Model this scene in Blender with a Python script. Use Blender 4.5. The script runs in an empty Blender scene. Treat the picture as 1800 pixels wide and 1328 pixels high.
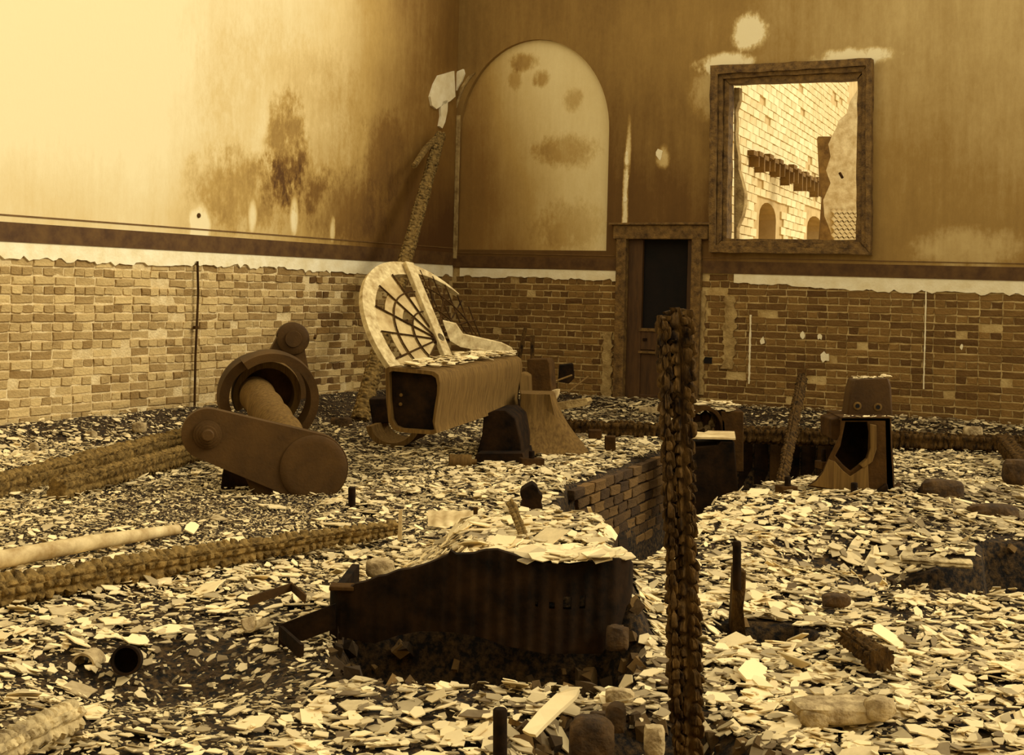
import bpy, bmesh, math, random
import numpy as np
from mathutils import Vector, Matrix, Euler
from mathutils.geometry import tessellate_polygon
random.seed(7); rng = np.random.default_rng(11)
S = bpy.context.scene; COL = S.collection
# ------------------------------------------------------------ camera, sky, sun, exposure
F, H, CX, CY, ROLL = 2400.0, 1.3, 900.0, 511.0, 0.025
cam = bpy.data.cameras.new('camera'); camo = bpy.data.objects.new('camera', cam); COL.objects.link(camo)
cam.sensor_width = 36; cam.lens = F*36/1800; cam.shift_y = -153/1800; cam.clip_end = 200
cr, sr = math.cos(ROLL), math.sin(ROLL)
camo.matrix_world = Matrix(((cr, -sr, 0, 0), (0, 0, -1, 0), (sr, cr, 0, H), (0, 0, 0, 1)))
S.camera = camo
W = bpy.data.worlds.new('overcast'); S.world = W; W.use_nodes = True
bg = W.node_tree.nodes['Background']; bg.inputs[0].default_value = (1.0, .89, .665, 1); bg.inputs[1].default_value = 1.12
sl = bpy.data.lights.new('sun', 'SUN'); so = bpy.data.objects.new('sun', sl); COL.objects.link(so)
sl.energy = 2.55; sl.angle = math.radians(28); sl.color = (1, .915, .72)
so.rotation_euler = Vector((.85, -.12, .62)).to_track_quat('Z', 'Y').to_euler()
S.view_settings.view_transform = 'Standard'; S.view_settings.look = 'None'
S.view_settings.exposure = 0.0; S.view_settings.gamma = 1; S.view_settings.use_curve_mapping = False

# ------------------------------------------------------------ measuring helpers
def ray(px, py):
    u = (px-CX)/F; v = -(py-CY)/F
    return u*cr - v*sr, v*cr + u*sr
def at(px, py, Y):
    u, v = ray(px, py); return Vector((u*Y, Y, H + v*Y))
def gp(px, py, z=0.0):
    u, v = ray(px, py); Y = (z-H)/v; return Vector((u*Y, Y, z))
CORN = Vector((-.73, 16.7, 0)); A = math.radians(29.4)
DB = Vector((math.cos(A), -math.sin(A), 0)); DL = Vector((-math.sin(A), -math.cos(A), 0))
def wp(px, py, d):                       # point of a wall plane through the corner: (distance along, height)
    u, v = ray(px, py)
    s = (u*CORN.y - CORN.x)/(d.x - u*d.y); Y = CORN.y + s*d.y
    return s, H + v*Y
wb = lambda x, y: wp(x, y, DB)
wl = lambda x, y: wp(x, y, DL)

# ------------------------------------------------------------ materials
def lin(c):
    return tuple(((x/255)/12.92 if x/255 < .04045 else ((x/255+.055)/1.055)**2.4) for x in c) + (1,)
MATS = {}
def mat(name, dark, light, scale=6, rough=.85, lo=.3, hi=.7, bump=.25, metal=0, stretch=(1, 1, 1), tone=None, detail=6, spec=.3, bscale=None, tmix=.6):
    m = bpy.data.materials.new(name); m.use_nodes = True; n = m.node_tree.nodes; l = m.node_tree.links
    p = n['Principled BSDF']; p.inputs['Roughness'].default_value = rough; p.inputs['Metallic'].default_value = metal
    p.inputs['Specular IOR Level'].default_value = spec
    tc = n.new('ShaderNodeTexCoord'); mp = n.new('ShaderNodeMapping'); mp.inputs['Scale'].default_value = stretch
    l.new(tc.outputs['Object'], mp.inputs[0])
    nz = n.new('ShaderNodeTexNoise'); nz.inputs['Scale'].default_value = scale; nz.inputs['Detail'].default_value = detail
    nz.inputs['Roughness'].default_value = .65
    l.new(mp.outputs[0], nz.inputs['Vector'])
    r = n.new('ShaderNodeValToRGB'); r.color_ramp.elements[0].position = lo; r.color_ramp.elements[1].position = hi
    r.color_ramp.elements[0].color = lin(dark); r.color_ramp.elements[1].color = lin(light)
    fac = nz.outputs[0]
    if tone:
        if tone == 'object':
            t = n.new('ShaderNodeObjectInfo').outputs['Random']
        else:
            at_ = n.new('ShaderNodeAttribute'); at_.attribute_name = 'tone'; t = at_.outputs['Fac']
        mx = n.new('ShaderNodeMix'); mx.data_type = 'FLOAT'; mx.inputs[0].default_value = tmix
        l.new(fac, mx.inputs[2]); l.new(t, mx.inputs[3]); fac = mx.outputs[0]
    l.new(fac, r.inputs[0]); l.new(r.outputs[0], p.inputs['Base Color'])
    if bump:
        b = n.new('ShaderNodeBump'); b.inputs['Strength'].default_value = bump; b.inputs['Distance'].default_value = .02
        if bscale:
            n2 = n.new('ShaderNodeTexNoise'); n2.inputs['Scale'].default_value = bscale; n2.inputs['Detail'].default_value = 5
            l.new(mp.outputs[0], n2.inputs['Vector']); l.new(n2.outputs[0], b.inputs['Height'])
        else:
            l.new(nz.outputs[0], b.inputs['Height'])
        l.new(b.outputs[0], p.inputs['Normal'])
    MATS[name] = m; return m
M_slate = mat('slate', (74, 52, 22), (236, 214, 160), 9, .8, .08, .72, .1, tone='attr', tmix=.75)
M_slatep = mat('slate_single', (100, 74, 34), (236, 214, 160), 2.5, .8, .0, .6, .12, tone='object', tmix=.6)
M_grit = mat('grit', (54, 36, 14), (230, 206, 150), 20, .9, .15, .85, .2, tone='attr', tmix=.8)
M_soil = mat('soil', (18, 12, 5), (112, 84, 42), 34, .95, .42, .8, .9, detail=9)
M_iron = mat('rusty_iron', (36, 22, 7), (86, 59, 23), 5, .9, .3, .75, .25, bscale=40, spec=.1)
M_ironl = mat('dusty_iron', (58, 38, 13), (130, 100, 50), 3, .85, .2, .85, .04, bscale=40, stretch=(15, 15, .6), spec=.12)
M_ironb = mat('black_iron', (13, 9, 5), (54, 35, 14), 7, .9, .35, .8, .2, bscale=30, spec=.08)
M_crank = mat('brown_cast_iron', (54, 36, 12), (90, 63, 26), 3, .65, .3, .75, .12, bscale=60, spec=.15)
M_char = mat('charred_wood', (24, 15, 6), (112, 82, 38), 30, .85, .35, .8, .5, bscale=110, spec=.08, stretch=(1, 1, .4))
M_ash = mat('ashy_charred_wood', (40, 26, 10), (168, 136, 76), 24, .9, .3, .8, .5, bscale=90, spec=.1)
M_ashl = mat('ash_white_wood', (70, 50, 24), (222, 198, 142), 10, .9, .3, .7, .5, bscale=70)
M_pale = mat('pale_wood', (150, 120, 68), (226, 204, 150), 8, .7, .3, .7, .1, stretch=(1, 1, 1))
M_limew = mat('limewashed_frame', (150, 122, 72), (226, 206, 152), 12, .8, .3, .7, .15)
M_pane = mat('clouded_pane', (150, 120, 66), (208, 184, 128), 6, .6, .3, .7, .05)
M_door = mat('scorched_door_paint', (50, 31, 11), (92, 62, 26), 5, .6, .3, .75, .15, stretch=(3, 3, .5))
M_frame = mat('scorched_frame_wood', (60, 39, 14), (146, 112, 56), 14, .7, .3, .75, .5, bscale=60)
M_dark = mat('dark_void', (10, 7, 4), (24, 15, 7), 5, .9)
M_mortar = mat('mortar', (192, 164, 108), (234, 212, 160), 8, .95, .3, .7, .6, bscale=50)
M_mortard = mat('sooty_mortar', (150, 118, 60), (214, 188, 128), 4, .95, .3, .7, .5, bscale=50)
M_brick = mat('brick', (126, 94, 44), (210, 182, 122), 12, .9, .1, .9, .5, tone='object', bscale=50)
M_brickj = mat('brick_joined', (126, 94, 44), (210, 182, 122), 12, .9, .1, .9, .5, tone='attr', bscale=50)
M_brickd = mat('sooty_brick', (82, 54, 20), (142, 108, 54), 12, .9, .1, .9, .5, tone='object', bscale=50)
M_brickdj = mat('sooty_brick_joined', (82, 54, 20), (142, 108, 54), 12, .9, .1, .9, .5, tone='attr', bscale=50)
M_brickp = mat('pit_brick', (50, 33, 13), (120, 88, 42), 18, .9, .15, .85, .6, tone='object', bscale=60)
M_strip = mat('raw_plaster', (226, 208, 158), (250, 240, 204), 6, .9, .3, .7, .2, bscale=40)
M_band = mat('brown_dado_paint', (72, 46, 17), (104, 74, 32), 7, .7, .35, .7, .05)
M_line = mat('painted_line', (90, 62, 26), (120, 88, 42), 7, .7)
M_stone = mat('rubble_stone', (96, 72, 36), (214, 190, 138), 12, .95, .3, .7, .7, bscale=40)
M_stoned = mat('dark_stone', (36, 25, 12), (96, 70, 34), 12, .95, .3, .7, .6, bscale=40)
M_ext = mat('outside_brick', (208, 186, 132), (240, 226, 180), 3, .95, .3, .7, .3, tone='object', bscale=20, tmix=.25)
M_extm = mat('outside_mortar', (178, 150, 96), (214, 190, 136), 3, .95)
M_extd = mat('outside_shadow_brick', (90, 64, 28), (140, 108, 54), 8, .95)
M_roof = mat('outside_roof', (186, 160, 106), (240, 226, 180), 10, .9, .3, .7, .3)

def wall_plaster(name, kind):
    m = bpy.data.materials.new(name); m.use_nodes = True; n = m.node_tree.nodes; l = m.node_tree.links
    p = n['Principled BSDF']; p.inputs['Roughness'].default_value = .75; p.inputs['Specular IOR Level'].default_value = .25
    tc = n.new('ShaderNodeTexCoord'); sx = n.new('ShaderNodeSeparateXYZ'); l.new(tc.outputs['Object'], sx.inputs[0])
    def math_(op, a, b=None, c=None):
        q = n.new('ShaderNodeMath'); q.operation = op
        for i, v in enumerate((a, b, c)):
            if v is None: continue
            if isinstance(v, (int, float)): q.inputs[i].default_value = v
            else: l.new(v, q.inputs[i])
        return q.outputs[0]
    def noise(scale, st, detail=6, ro=.65):
        mp = n.new('ShaderNodeMapping'); mp.inputs['Scale'].default_value = st; l.new(tc.outputs['Object'], mp.inputs[0])
        z = n.new('ShaderNodeTexNoise'); z.inputs['Scale'].default_value = scale; z.inputs['Detail'].default_value = detail; z.inputs['Roughness'].default_value = ro
        l.new(mp.outputs[0], z.inputs['Vector']); return z.outputs[0]
    def mr(v, a, b, c, d):
        q = n.new('ShaderNodeMapRange'); q.interpolation_type = 'SMOOTHSTEP'
        for i, x in enumerate((v, a, b, c, d)):
            if isinstance(x, (int, float)): q.inputs[i].default_value = x
            else: l.new(x, q.inputs[i])
        return q.outputs[0]
    def blot(s, z, rs, rz, amt):          # a soot or rubbed patch round (s, z)
        a = math_('MULTIPLY', math_('SUBTRACT', sx.outputs[0], s), 1/rs); b = math_('MULTIPLY', math_('SUBTRACT', sx.outputs[2], z), 1/rz)
        d = math_('ADD', math_('MULTIPLY', a, a), math_('MULTIPLY', b, b))
        d = math_('ADD', d, math_('MULTIPLY', math_('SUBTRACT', mid, .5), 3.2)); d = math_('ADD', d, math_('MULTIPLY', math_('SUBTRACT', spk, .5), 1.8))
        return mr(d, .0, 1.5, amt, 0.0)
    big = noise(.9, (1, 1, .7)); streak = noise(2.2, (3.4, 3.4, .35)); spk = noise(14, (1.4, 1.4, .8), 8, .75)
    mid = noise(4.5, (1, 1, .7)); X, Z = sx.outputs[0], sx.outputs[2]
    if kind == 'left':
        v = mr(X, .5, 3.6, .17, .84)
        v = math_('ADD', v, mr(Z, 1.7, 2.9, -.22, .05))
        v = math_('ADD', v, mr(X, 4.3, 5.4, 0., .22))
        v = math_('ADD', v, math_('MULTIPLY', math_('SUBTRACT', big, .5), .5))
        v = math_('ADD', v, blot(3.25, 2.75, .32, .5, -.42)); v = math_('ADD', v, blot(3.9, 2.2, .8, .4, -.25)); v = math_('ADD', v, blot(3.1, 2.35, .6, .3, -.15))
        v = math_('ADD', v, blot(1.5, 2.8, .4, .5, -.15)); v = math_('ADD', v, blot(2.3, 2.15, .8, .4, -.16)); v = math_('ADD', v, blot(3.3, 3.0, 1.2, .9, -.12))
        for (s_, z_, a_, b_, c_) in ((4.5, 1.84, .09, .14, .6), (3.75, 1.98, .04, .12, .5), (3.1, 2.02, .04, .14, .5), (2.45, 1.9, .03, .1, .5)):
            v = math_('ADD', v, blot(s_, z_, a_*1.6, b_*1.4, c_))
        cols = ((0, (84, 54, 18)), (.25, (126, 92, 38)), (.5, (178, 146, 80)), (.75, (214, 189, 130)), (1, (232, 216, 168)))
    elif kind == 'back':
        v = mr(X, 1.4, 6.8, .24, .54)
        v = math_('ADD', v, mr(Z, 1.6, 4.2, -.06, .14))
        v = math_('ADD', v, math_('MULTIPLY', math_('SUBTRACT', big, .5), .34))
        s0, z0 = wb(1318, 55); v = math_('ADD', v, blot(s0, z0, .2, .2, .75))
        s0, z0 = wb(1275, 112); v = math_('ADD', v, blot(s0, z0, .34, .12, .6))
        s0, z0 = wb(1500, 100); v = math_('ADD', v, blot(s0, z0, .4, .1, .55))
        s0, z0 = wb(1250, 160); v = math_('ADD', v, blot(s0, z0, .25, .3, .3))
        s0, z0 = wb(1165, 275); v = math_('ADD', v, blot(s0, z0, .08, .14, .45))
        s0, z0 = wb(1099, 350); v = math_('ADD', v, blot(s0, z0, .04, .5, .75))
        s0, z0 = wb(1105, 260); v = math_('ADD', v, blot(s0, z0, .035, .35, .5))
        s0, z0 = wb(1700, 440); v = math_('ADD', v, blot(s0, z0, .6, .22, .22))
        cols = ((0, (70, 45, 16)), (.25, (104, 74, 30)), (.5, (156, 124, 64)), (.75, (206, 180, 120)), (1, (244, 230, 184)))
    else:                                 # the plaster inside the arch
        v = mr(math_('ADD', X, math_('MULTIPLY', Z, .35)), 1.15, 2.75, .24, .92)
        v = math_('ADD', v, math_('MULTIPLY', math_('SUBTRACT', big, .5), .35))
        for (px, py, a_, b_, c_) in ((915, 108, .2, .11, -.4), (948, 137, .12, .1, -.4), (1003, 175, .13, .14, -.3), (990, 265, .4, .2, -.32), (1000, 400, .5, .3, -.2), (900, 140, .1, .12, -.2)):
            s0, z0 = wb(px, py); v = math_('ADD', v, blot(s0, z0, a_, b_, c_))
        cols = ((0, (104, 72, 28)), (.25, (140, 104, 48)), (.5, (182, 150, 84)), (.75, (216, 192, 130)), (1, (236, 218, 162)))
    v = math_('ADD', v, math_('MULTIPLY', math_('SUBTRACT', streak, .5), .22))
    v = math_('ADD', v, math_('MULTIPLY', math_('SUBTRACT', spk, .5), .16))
    r = n.new('ShaderNodeValToRGB'); e = r.color_ramp.elements
    e[0].position = 0; e[0].color = lin(cols[0][1]); e[1].position = 1; e[1].color = lin(cols[-1][1])
    for q, c in cols[1:-1]:
        x = e.new(q); x.color = lin(c)
    l.new(v, r.inputs[0]); l.new(r.outputs[0], p.inputs['Base Color'])
    b = n.new('ShaderNodeBump'); b.inputs['Strength'].default_value = .15; b.inputs['Distance'].default_value = .02
    l.new(spk, b.inputs['Height']); l.new(b.outputs[0], p.inputs['Normal'])
    return m
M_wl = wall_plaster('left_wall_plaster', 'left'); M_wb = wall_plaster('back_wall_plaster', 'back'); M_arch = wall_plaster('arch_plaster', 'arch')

# ------------------------------------------------------------ mesh helpers
def link(name, me, m, parent=None, kind=None, loc=(0, 0, 0)):
    o = bpy.data.objects.new(name, me); COL.objects.link(o)
    if m is not None and len(me.materials) == 0: me.materials.append(m)
    o.location = loc
    if parent: o.parent = parent
    if kind: o['kind'] = kind
    return o
def tag(o, label, cat, group=None, kind=None):
    if label: o['label'] = label
    if cat: o['category'] = cat
    if group: o['group'] = group
    if kind: o['kind'] = kind
    return o
def thing(name, loc, label, cat, group=None):
    o = bpy.data.objects.new(name, None); COL.objects.link(o); o.location = loc; o.empty_display_size = .1
    return tag(o, label, cat, group)
def root_of(o):
    v = Vector((0, 0, 0))
    while o: v += o.location; o = o.parent
    return v
class MB:
    def __init__(s): s.v = []; s.f = []; s.t = []
    def add(s, vs, fs, tone=0.0):
        k = len(s.v); s.v += [tuple(p) for p in vs]; s.f += [tuple(i+k for i in f) for f in fs]; s.t += [tone]*len(fs); return s
    def box(s, c, d, rot=None, tone=0.0):
        c = Vector(c); R = rot if rot else Matrix.Identity(3)
        vs = [c + R @ Vector((x*d[0]/2, y*d[1]/2, z*d[2]/2)) for x in (-1, 1) for y in (-1, 1) for z in (-1, 1)]
        return s.add(vs, [(0, 1, 3, 2), (4, 6, 7, 5), (0, 4, 5, 1), (2, 3, 7, 6), (0, 2, 6, 4), (1, 5, 7, 3)], tone)
    def prism(s, pts, vec, holes=()):      # polygon (3-D points) with holes, pushed along vec
        loops = [[Vector(p) for p in pts]] + [[Vector(p) for p in h] for h in holes]
        flat = [p for lp in loops for p in lp]; n = len(flat)
        tri = tessellate_polygon(loops) if (holes or len(pts) > 4) else None
        vec = Vector(vec); vs = flat + [p + vec for p in flat]
        if tri: fs = [tuple(t) for t in tri] + [tuple(i+n for i in reversed(t)) for t in tri]
        else: fs = [tuple(range(n)), tuple(i+n for i in reversed(range(n)))]
        k = 0
        for lp in loops:
            m = len(lp)
            for i in range(m):
                a, b = k+i, k+(i+1) % m; fs.append((a, b, b+n, a+n))
            k += m
        return s.add(vs, fs)
    def tube(s, pts, rad, n=10, cap=True, ph=0.0, jit=0.0):
        pts = [Vector(p) for p in pts]
        if not hasattr(rad, '__len__'): rad = [rad]*len(pts)
        t0 = (pts[1]-pts[0]).normalized(); up = Vector((0, 0, 1)) if abs(t0.z) < .9 else Vector((0, 1, 0))
        x = t0.cross(up).normalized(); vs = []
        for i, p in enumerate(pts):
            t = (pts[min(i+1, len(pts)-1)] - pts[max(i-1, 0)]).normalized()
            x = (x - t*x.dot(t)).normalized(); y = t.cross(x)
            for k in range(n):
                a = ph + 2*math.pi*k/n; r = rad[i]*(1+random.uniform(-jit, jit))
                vs.append(p + (x*math.cos(a)+y*math.sin(a))*r)
        fs = [(i*n+k, i*n+(k+1) % n, (i+1)*n+(k+1) % n, (i+1)*n+k) for i in range(len(pts)-1) for k in range(n)]
        if cap: fs += [tuple(reversed(range(n))), tuple(range((len(pts)-1)*n, len(pts)*n))]
        return s.add(vs, fs)
    def lathe(s, p0, axis, prof, n=32):    # prof: (distance along axis, radius)
        p0 = Vector(p0); axis = Vector(axis).normalized(); up = Vector((0, 0, 1)) if abs(axis.z) < .9 else Vector((1, 0, 0))
        x = axis.cross(up).normalized(); y = axis.cross(x); vs = []
        for t, r in prof:
            for k in range(n):
                a = 2*math.pi*k/n; vs.append(p0 + axis*t + (x*math.cos(a)+y*math.sin(a))*max(r, 1e-4))
        fs = [(i*n+k, i*n+(k+1) % n, (i+1)*n+(k+1) % n, (i+1)*n+k) for i in range(len(prof)-1) for k in range(n)]
        fs += [tuple(reversed(range(n))), tuple(range((len(prof)-1)*n, len(prof)*n))]
        return s.add(vs, fs)
    def loft(s, rings, cap=True):
        n = len(rings[0]); vs = [p for r in rings for p in r]
        fs = [(i*n+k, i*n+(k+1) % n, (i+1)*n+(k+1) % n, (i+1)*n+k) for i in range(len(rings)-1) for k in range(n)]
        if cap: fs += [tuple(reversed(range(n))), tuple(range((len(rings)-1)*n, len(rings)*n))]
        return s.add(vs, fs)
    def mesh(s, name, off=(0, 0, 0), smooth=35, norm=True):
        off = Vector(off); me = bpy.data.meshes.new(name)
        me.from_pydata([(p[0]-off.x, p[1]-off.y, p[2]-off.z) for p in s.v], [], s.f)
        if any(s.t):
            a = me.attributes.new('tone', 'FLOAT', 'FACE'); a.data.foreach_set('value', s.t)
        if norm:
            bm = bmesh.new(); bm.from_mesh(me); bmesh.ops.recalc_face_normals(bm, faces=bm.faces); bm.to_mesh(me); bm.free()
        if smooth:
            me.polygons.foreach_set('use_smooth', [True]*len(me.polygons)); me.set_sharp_from_angle(angle=math.radians(smooth))
        return me
    def build(s, name, m, parent=None, kind=None, bevel=0, smooth=35, label=None):
        if parent: off = root_of(parent)
        else:
            xs = [p[0] for p in s.v]; ys = [p[1] for p in s.v]; zs = [p[2] for p in s.v]
            off = Vector(((min(xs)+max(xs))/2, (min(ys)+max(ys))/2, min(zs)))
        o = link(name, s.mesh(name, off, smooth), m, parent, kind, (0, 0, 0) if parent else off)
        if bevel:
            b = o.modifiers.new('bevel', 'BEVEL'); b.width = bevel; b.segments = 2; b.limit_method = 'ANGLE'; b.angle_limit = math.radians(40)
        if label: o['label'] = label
        return o
def rotm(x=0, y=0, z=0): return Euler((x, y, z)).to_matrix()
def hsh(i, j):
    v = np.sin(i*127.1 + j*311.7)*43758.5453; return v - np.floor(v)
def vnoise(x, y):
    xi = np.floor(x); yi = np.floor(y); a = x-xi; b = y-yi; a = a*a*(3-2*a); b = b*b*(3-2*b)
    return (hsh(xi, yi)*(1-a)+hsh(xi+1, yi)*a)*(1-b) + (hsh(xi, yi+1)*(1-a)+hsh(xi+1, yi+1)*a)*b
def fbm(x, y): return vnoise(x, y)*.5+vnoise(x*2.1+5, y*2.1)*.28+vnoise(x*4.3, y*4.3+9)*.15+vnoise(x*9, y*9)*.07

def charred(name, p0, p1, w, d, m, parent=None, facing=(0, -1, 0), nx=6, cell=.05, depth=.012, taper=(1, 1), bend=0, label=None, top=None, seed=0, taglab=None, cat=None, group=None, res=None):
    """a squared or round timber burnt into blocks: grid wrapped round the section, pushed out in cushion-shaped cells"""
    p0, p1 = Vector(p0), Vector(p1); L = (p1-p0).length; t = (p1-p0).normalized()
    f = Vector(facing); f = (f - t*f.dot(t)).normalized(); s = t.cross(f)
    na = res or 48; nl = max(12, int(L/(cell*.14))); nl = min(nl, 520)
    a = np.linspace(0, 2*np.pi, na, endpoint=False); u = np.linspace(0, 1, nl+1)
    AA, UU = np.meshgrid(a, u)
    e = 3.2; cx = np.sign(np.cos(AA))*np.abs(np.cos(AA))**(2/e); cy = np.sign(np.sin(AA))*np.abs(np.sin(AA))**(2/e)
    col = AA/(2*np.pi)*nx; ci = np.floor(col); cf = (col-ci)*2-1
    rowc = UU*L/cell + hsh(ci+seed, ci*0)*1.0 + .35*np.sin(UU*L/cell*.9+ci*2+seed); ri = np.floor(rowc); rf = (rowc-ri)*2-1
    amp = .7+.45*hsh(ri+seed*3, ci+11)
    g = lambda q, wd: np.clip((1-np.abs(q))/wd, 0, 1)
    sm = lambda q: q*q*(3-2*q)
    hgt = sm(g(cf+.25*(vnoise(UU*L*30+ci*7+seed, ci)-.5), .42))*sm(g(rf+.5*(vnoise(AA*3+ri, ri*1.7+seed)-.5), .45))*(1-.25*(rf*.5+.5))
    tp = taper[0]+(taper[1]-taper[0])*UU
    nzz = (vnoise(AA*16+seed, UU*L*25)-.5)*depth*.45 + (vnoise(AA*6+seed, UU*L*70)-.5)*depth*.4 + (vnoise(np.cos(AA)*1.5+seed+4, UU*L*5)-.5)*depth*1.1
    rx = w/2*tp + hgt*amp*depth*1.5 - depth + nzz; ry = d/2*tp + hgt*amp*depth*1.5 - depth + nzz
    P = np.array(p0)[None, None] + UU[..., None]*L*np.array(t) + (cx*rx)[..., None]*np.array(s) + (cy*ry)[..., None]*np.array(f)
    if bend: P += (np.sin(UU*np.pi)*bend)[..., None]*np.array(s)
    if top is not None:                     # ragged upper end
        k = (UU > .9); P += (k*(UU-.9)/.1*(top*(hsh(ci, ci*0+3)-.6)))[..., None]*np.array(t)
    vs = P.reshape(-1, 3).tolist(); n = na
    fs = [(i*n+k, i*n+(k+1) % n, (i+1)*n+(k+1) % n, (i+1)*n+k) for i in range(nl) for k in range(n)] + [tuple(reversed(range(n))), tuple(range(nl*n, (nl+1)*n))]
    b = MB(); b.add(vs, fs); o = b.build(name, m, parent, smooth=60)
    if taglab: tag(o, taglab, cat, group)
    if label: o['label'] = label
    return o

# ------------------------------------------------------------ ground relief
def seg_in(poly, X, Y):
    inside = np.zeros(X.shape, bool); n = len(poly); dist = np.full(X.shape, 1e9)
    for i in range(n):
        x0, y0 = poly[i]; x1, y1 = poly[(i+1) % n]
        c = ((y0 > Y) != (y1 > Y)) & (X < (x1-x0)*(Y-y0)/((y1-y0) if y1 != y0 else 1e-9)+x0); inside ^= c
        dx, dy = x1-x0, y1-y0; tt = np.clip(((X-x0)*dx+(Y-y0)*dy)/(dx*dx+dy*dy), 0, 1)
        dist = np.minimum(dist, np.hypot(X-x0-tt*dx, Y-y0-tt*dy))
    return np.where(inside, dist, -dist)      # positive inside
def ss(x, a, b): t = np.clip((x-a)/(b-a), 0, 1); return t*t*(3-2*t)
PA = Vector((.39, 9.0, 0)); PB = Vector((1.30, 11.27, 0))          # the brick side of the engine pit
PIT = [(PA.x, PA.y), (PB.x, PB.y), (1.5, 12.55), (3.3, 12.2), (2.75, 10.6), (2.2, 9.75), (1.75, 9.1), (1.02, 7.55), (.80, 6.9), (.56, 6.5), (.42, 6.9), (.30, 8.2)]
TRENCH = [(1.50, 6.15), (2.2, 6.06), (3.2, 6.02), (3.4, 7.15), (2.5, 7.2), (2.38, 6.85), (2.2, 6.76), (1.95, 6.72), (1.7, 6.5)]
FRONT = [(-.63, 4.66), (-.45, 4.5), (.0, 4.40), (.38, 4.46), (.5, 4.66), (.5, 5.15), (-.63, 5.15)]
HOLE = [(.84, 5.28), (.98, 5.14), (1.14, 5.16), (1.24, 5.3), (1.15, 5.5), (.98, 5.52), (.86, 5.48)]
NEAR = [(.02, 3.2), (.05, 3.95), (.2, 4.12), (.42, 4.2), (.54, 4.2), (.66, 4.2), (.8, 3.88), (.98, 3.8), (1.1, 3.2)]
def gz(X, Y):
    X = np.asarray(X, float); Y = np.asarray(Y, float)
    z = .05*(fbm(X*.9+3, Y*.9)-.5) + .045*(fbm(X*3+1, Y*3)-.5)
    # slates banked on the tub casting and the platform behind it
    z = z + .27*ss(X, -.46, -.12)*ss(-X, -.60, -.40)*ss(Y, 4.9, 5.08)*ss(-Y, -7.0, -6.1)
    z = z + .14*ss(X, -.62, -.4)*ss(-X, .2, .46)*ss(Y, 4.9, 5.05)*ss(-Y, -6.0, -5.4)
    z = z + .10*np.exp(-(((X-1.9)/1.0)**2+((Y-8.1)/.9)**2))           # heap before the pedestal
    z = z + .06*np.exp(-(((X-2.7)/.6)**2+((Y-9.0)/.8)**2))
    z = z - .16*np.exp(-(((X-1.75)/.35)**2+((Y-6.75)/.25)**2))
    z = z - .12*np.exp(-(((X+1.15)/.35)**2+((Y-4.55)/.3)**2))
    z = z + .16*ss(-(X-CORN.x)*.0-((X-CORN.x)*.871-(Y-CORN.y)*.491), -.9, -.05)*.9   # rubble banked on the left wall
    z = z + .10*ss(((X-CORN.x)*.491+(Y-CORN.y)*.871), -1.0, -.1)
    d = seg_in(PIT, X, Y); z = z - .95*ss(d, 0, .10)*ss(d, -.02, .02) - .0
    z = z - .40*ss(seg_in(TRENCH, X, Y), 0, .07)
    z = z - .30*ss(seg_in(FRONT, X, Y), 0, .16)
    z = z - .30*ss(seg_in(HOLE, X, Y), 0, .06)
    z = z - .16*ss(seg_in(NEAR, X, Y), 0, .2)
    return z
g1 = lambda x, y: float(gz(np.array([x]), np.array([y]))[0])
def build_ground():
    ys = np.concatenate([np.linspace(2.6, 8, 230), np.linspace(8.03, 18, 200)]); rows = []
    nx = 330; u = np.linspace(-.62, .62, nx)
    XX = u[None]*np.maximum(ys, 3)[:, None]*1.0; YY = np.repeat(ys[:, None], nx, 1); ZZ = gz(XX, YY)
    vs = np.stack([XX, YY, ZZ], -1).reshape(-1, 3); ny = len(ys)
    i, j = np.meshgrid(np.arange(ny-1), np.arange(nx-1), indexing='ij'); a = (i*nx+j).ravel()
    fs = np.stack([a, a+1, a+nx+1, a+nx], -1)
    # drop what lies beyond the walls
    c = vs[fs].mean(1); k = ((c[:, 0]-CORN.x)*.871-(c[:, 1]-CORN.y)*.491 > -.2) & (-(c[:, 0]-CORN.x)*.491-(c[:, 1]-CORN.y)*.871 > -.2)
    fs = fs[k]
    me = bpy.data.meshes.new('floor'); me.from_pydata(vs.tolist(), [], fs.tolist()); me.polygons.foreach_set('use_smooth', [True]*len(me.polygons))
    link('floor', me, M_soil, kind='structure')
build_ground()

# ------------------------------------------------------------ walls
def place_wall(name, d, yflip):
    o = bpy.data.objects.new(name, None); COL.objects.link(o)
    return o
# each wall is built in its own frame: x along the wall from the corner, y into the masonry, z up
RB = Matrix.Rotation(math.atan2(DB.y, DB.x), 4, 'Z')           # back wall: local +y points out of the room
RL = Matrix.Rotation(math.atan2(DL.y, DL.x), 4, 'Z')           # left wall: local -y points out of the room
def wobj(name, mb, m, parent, kind=None, smooth=0):
    me = mb.mesh(name, (0, 0, 0), smooth); o = link(name, me, m, parent, kind)
    return o
def wall_root(name, mb, m, RM):
    me = mb.mesh(name, (0, 0, 0), 0); o = link(name, me, m, None, 'structure'); o.location = CORN; o.rotation_euler = RM.to_euler(); return o
TOPZ = 6.2
zb_strip = lambda s: 1.575 - .0085*s          # foot of the brown band on the back wall
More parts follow.
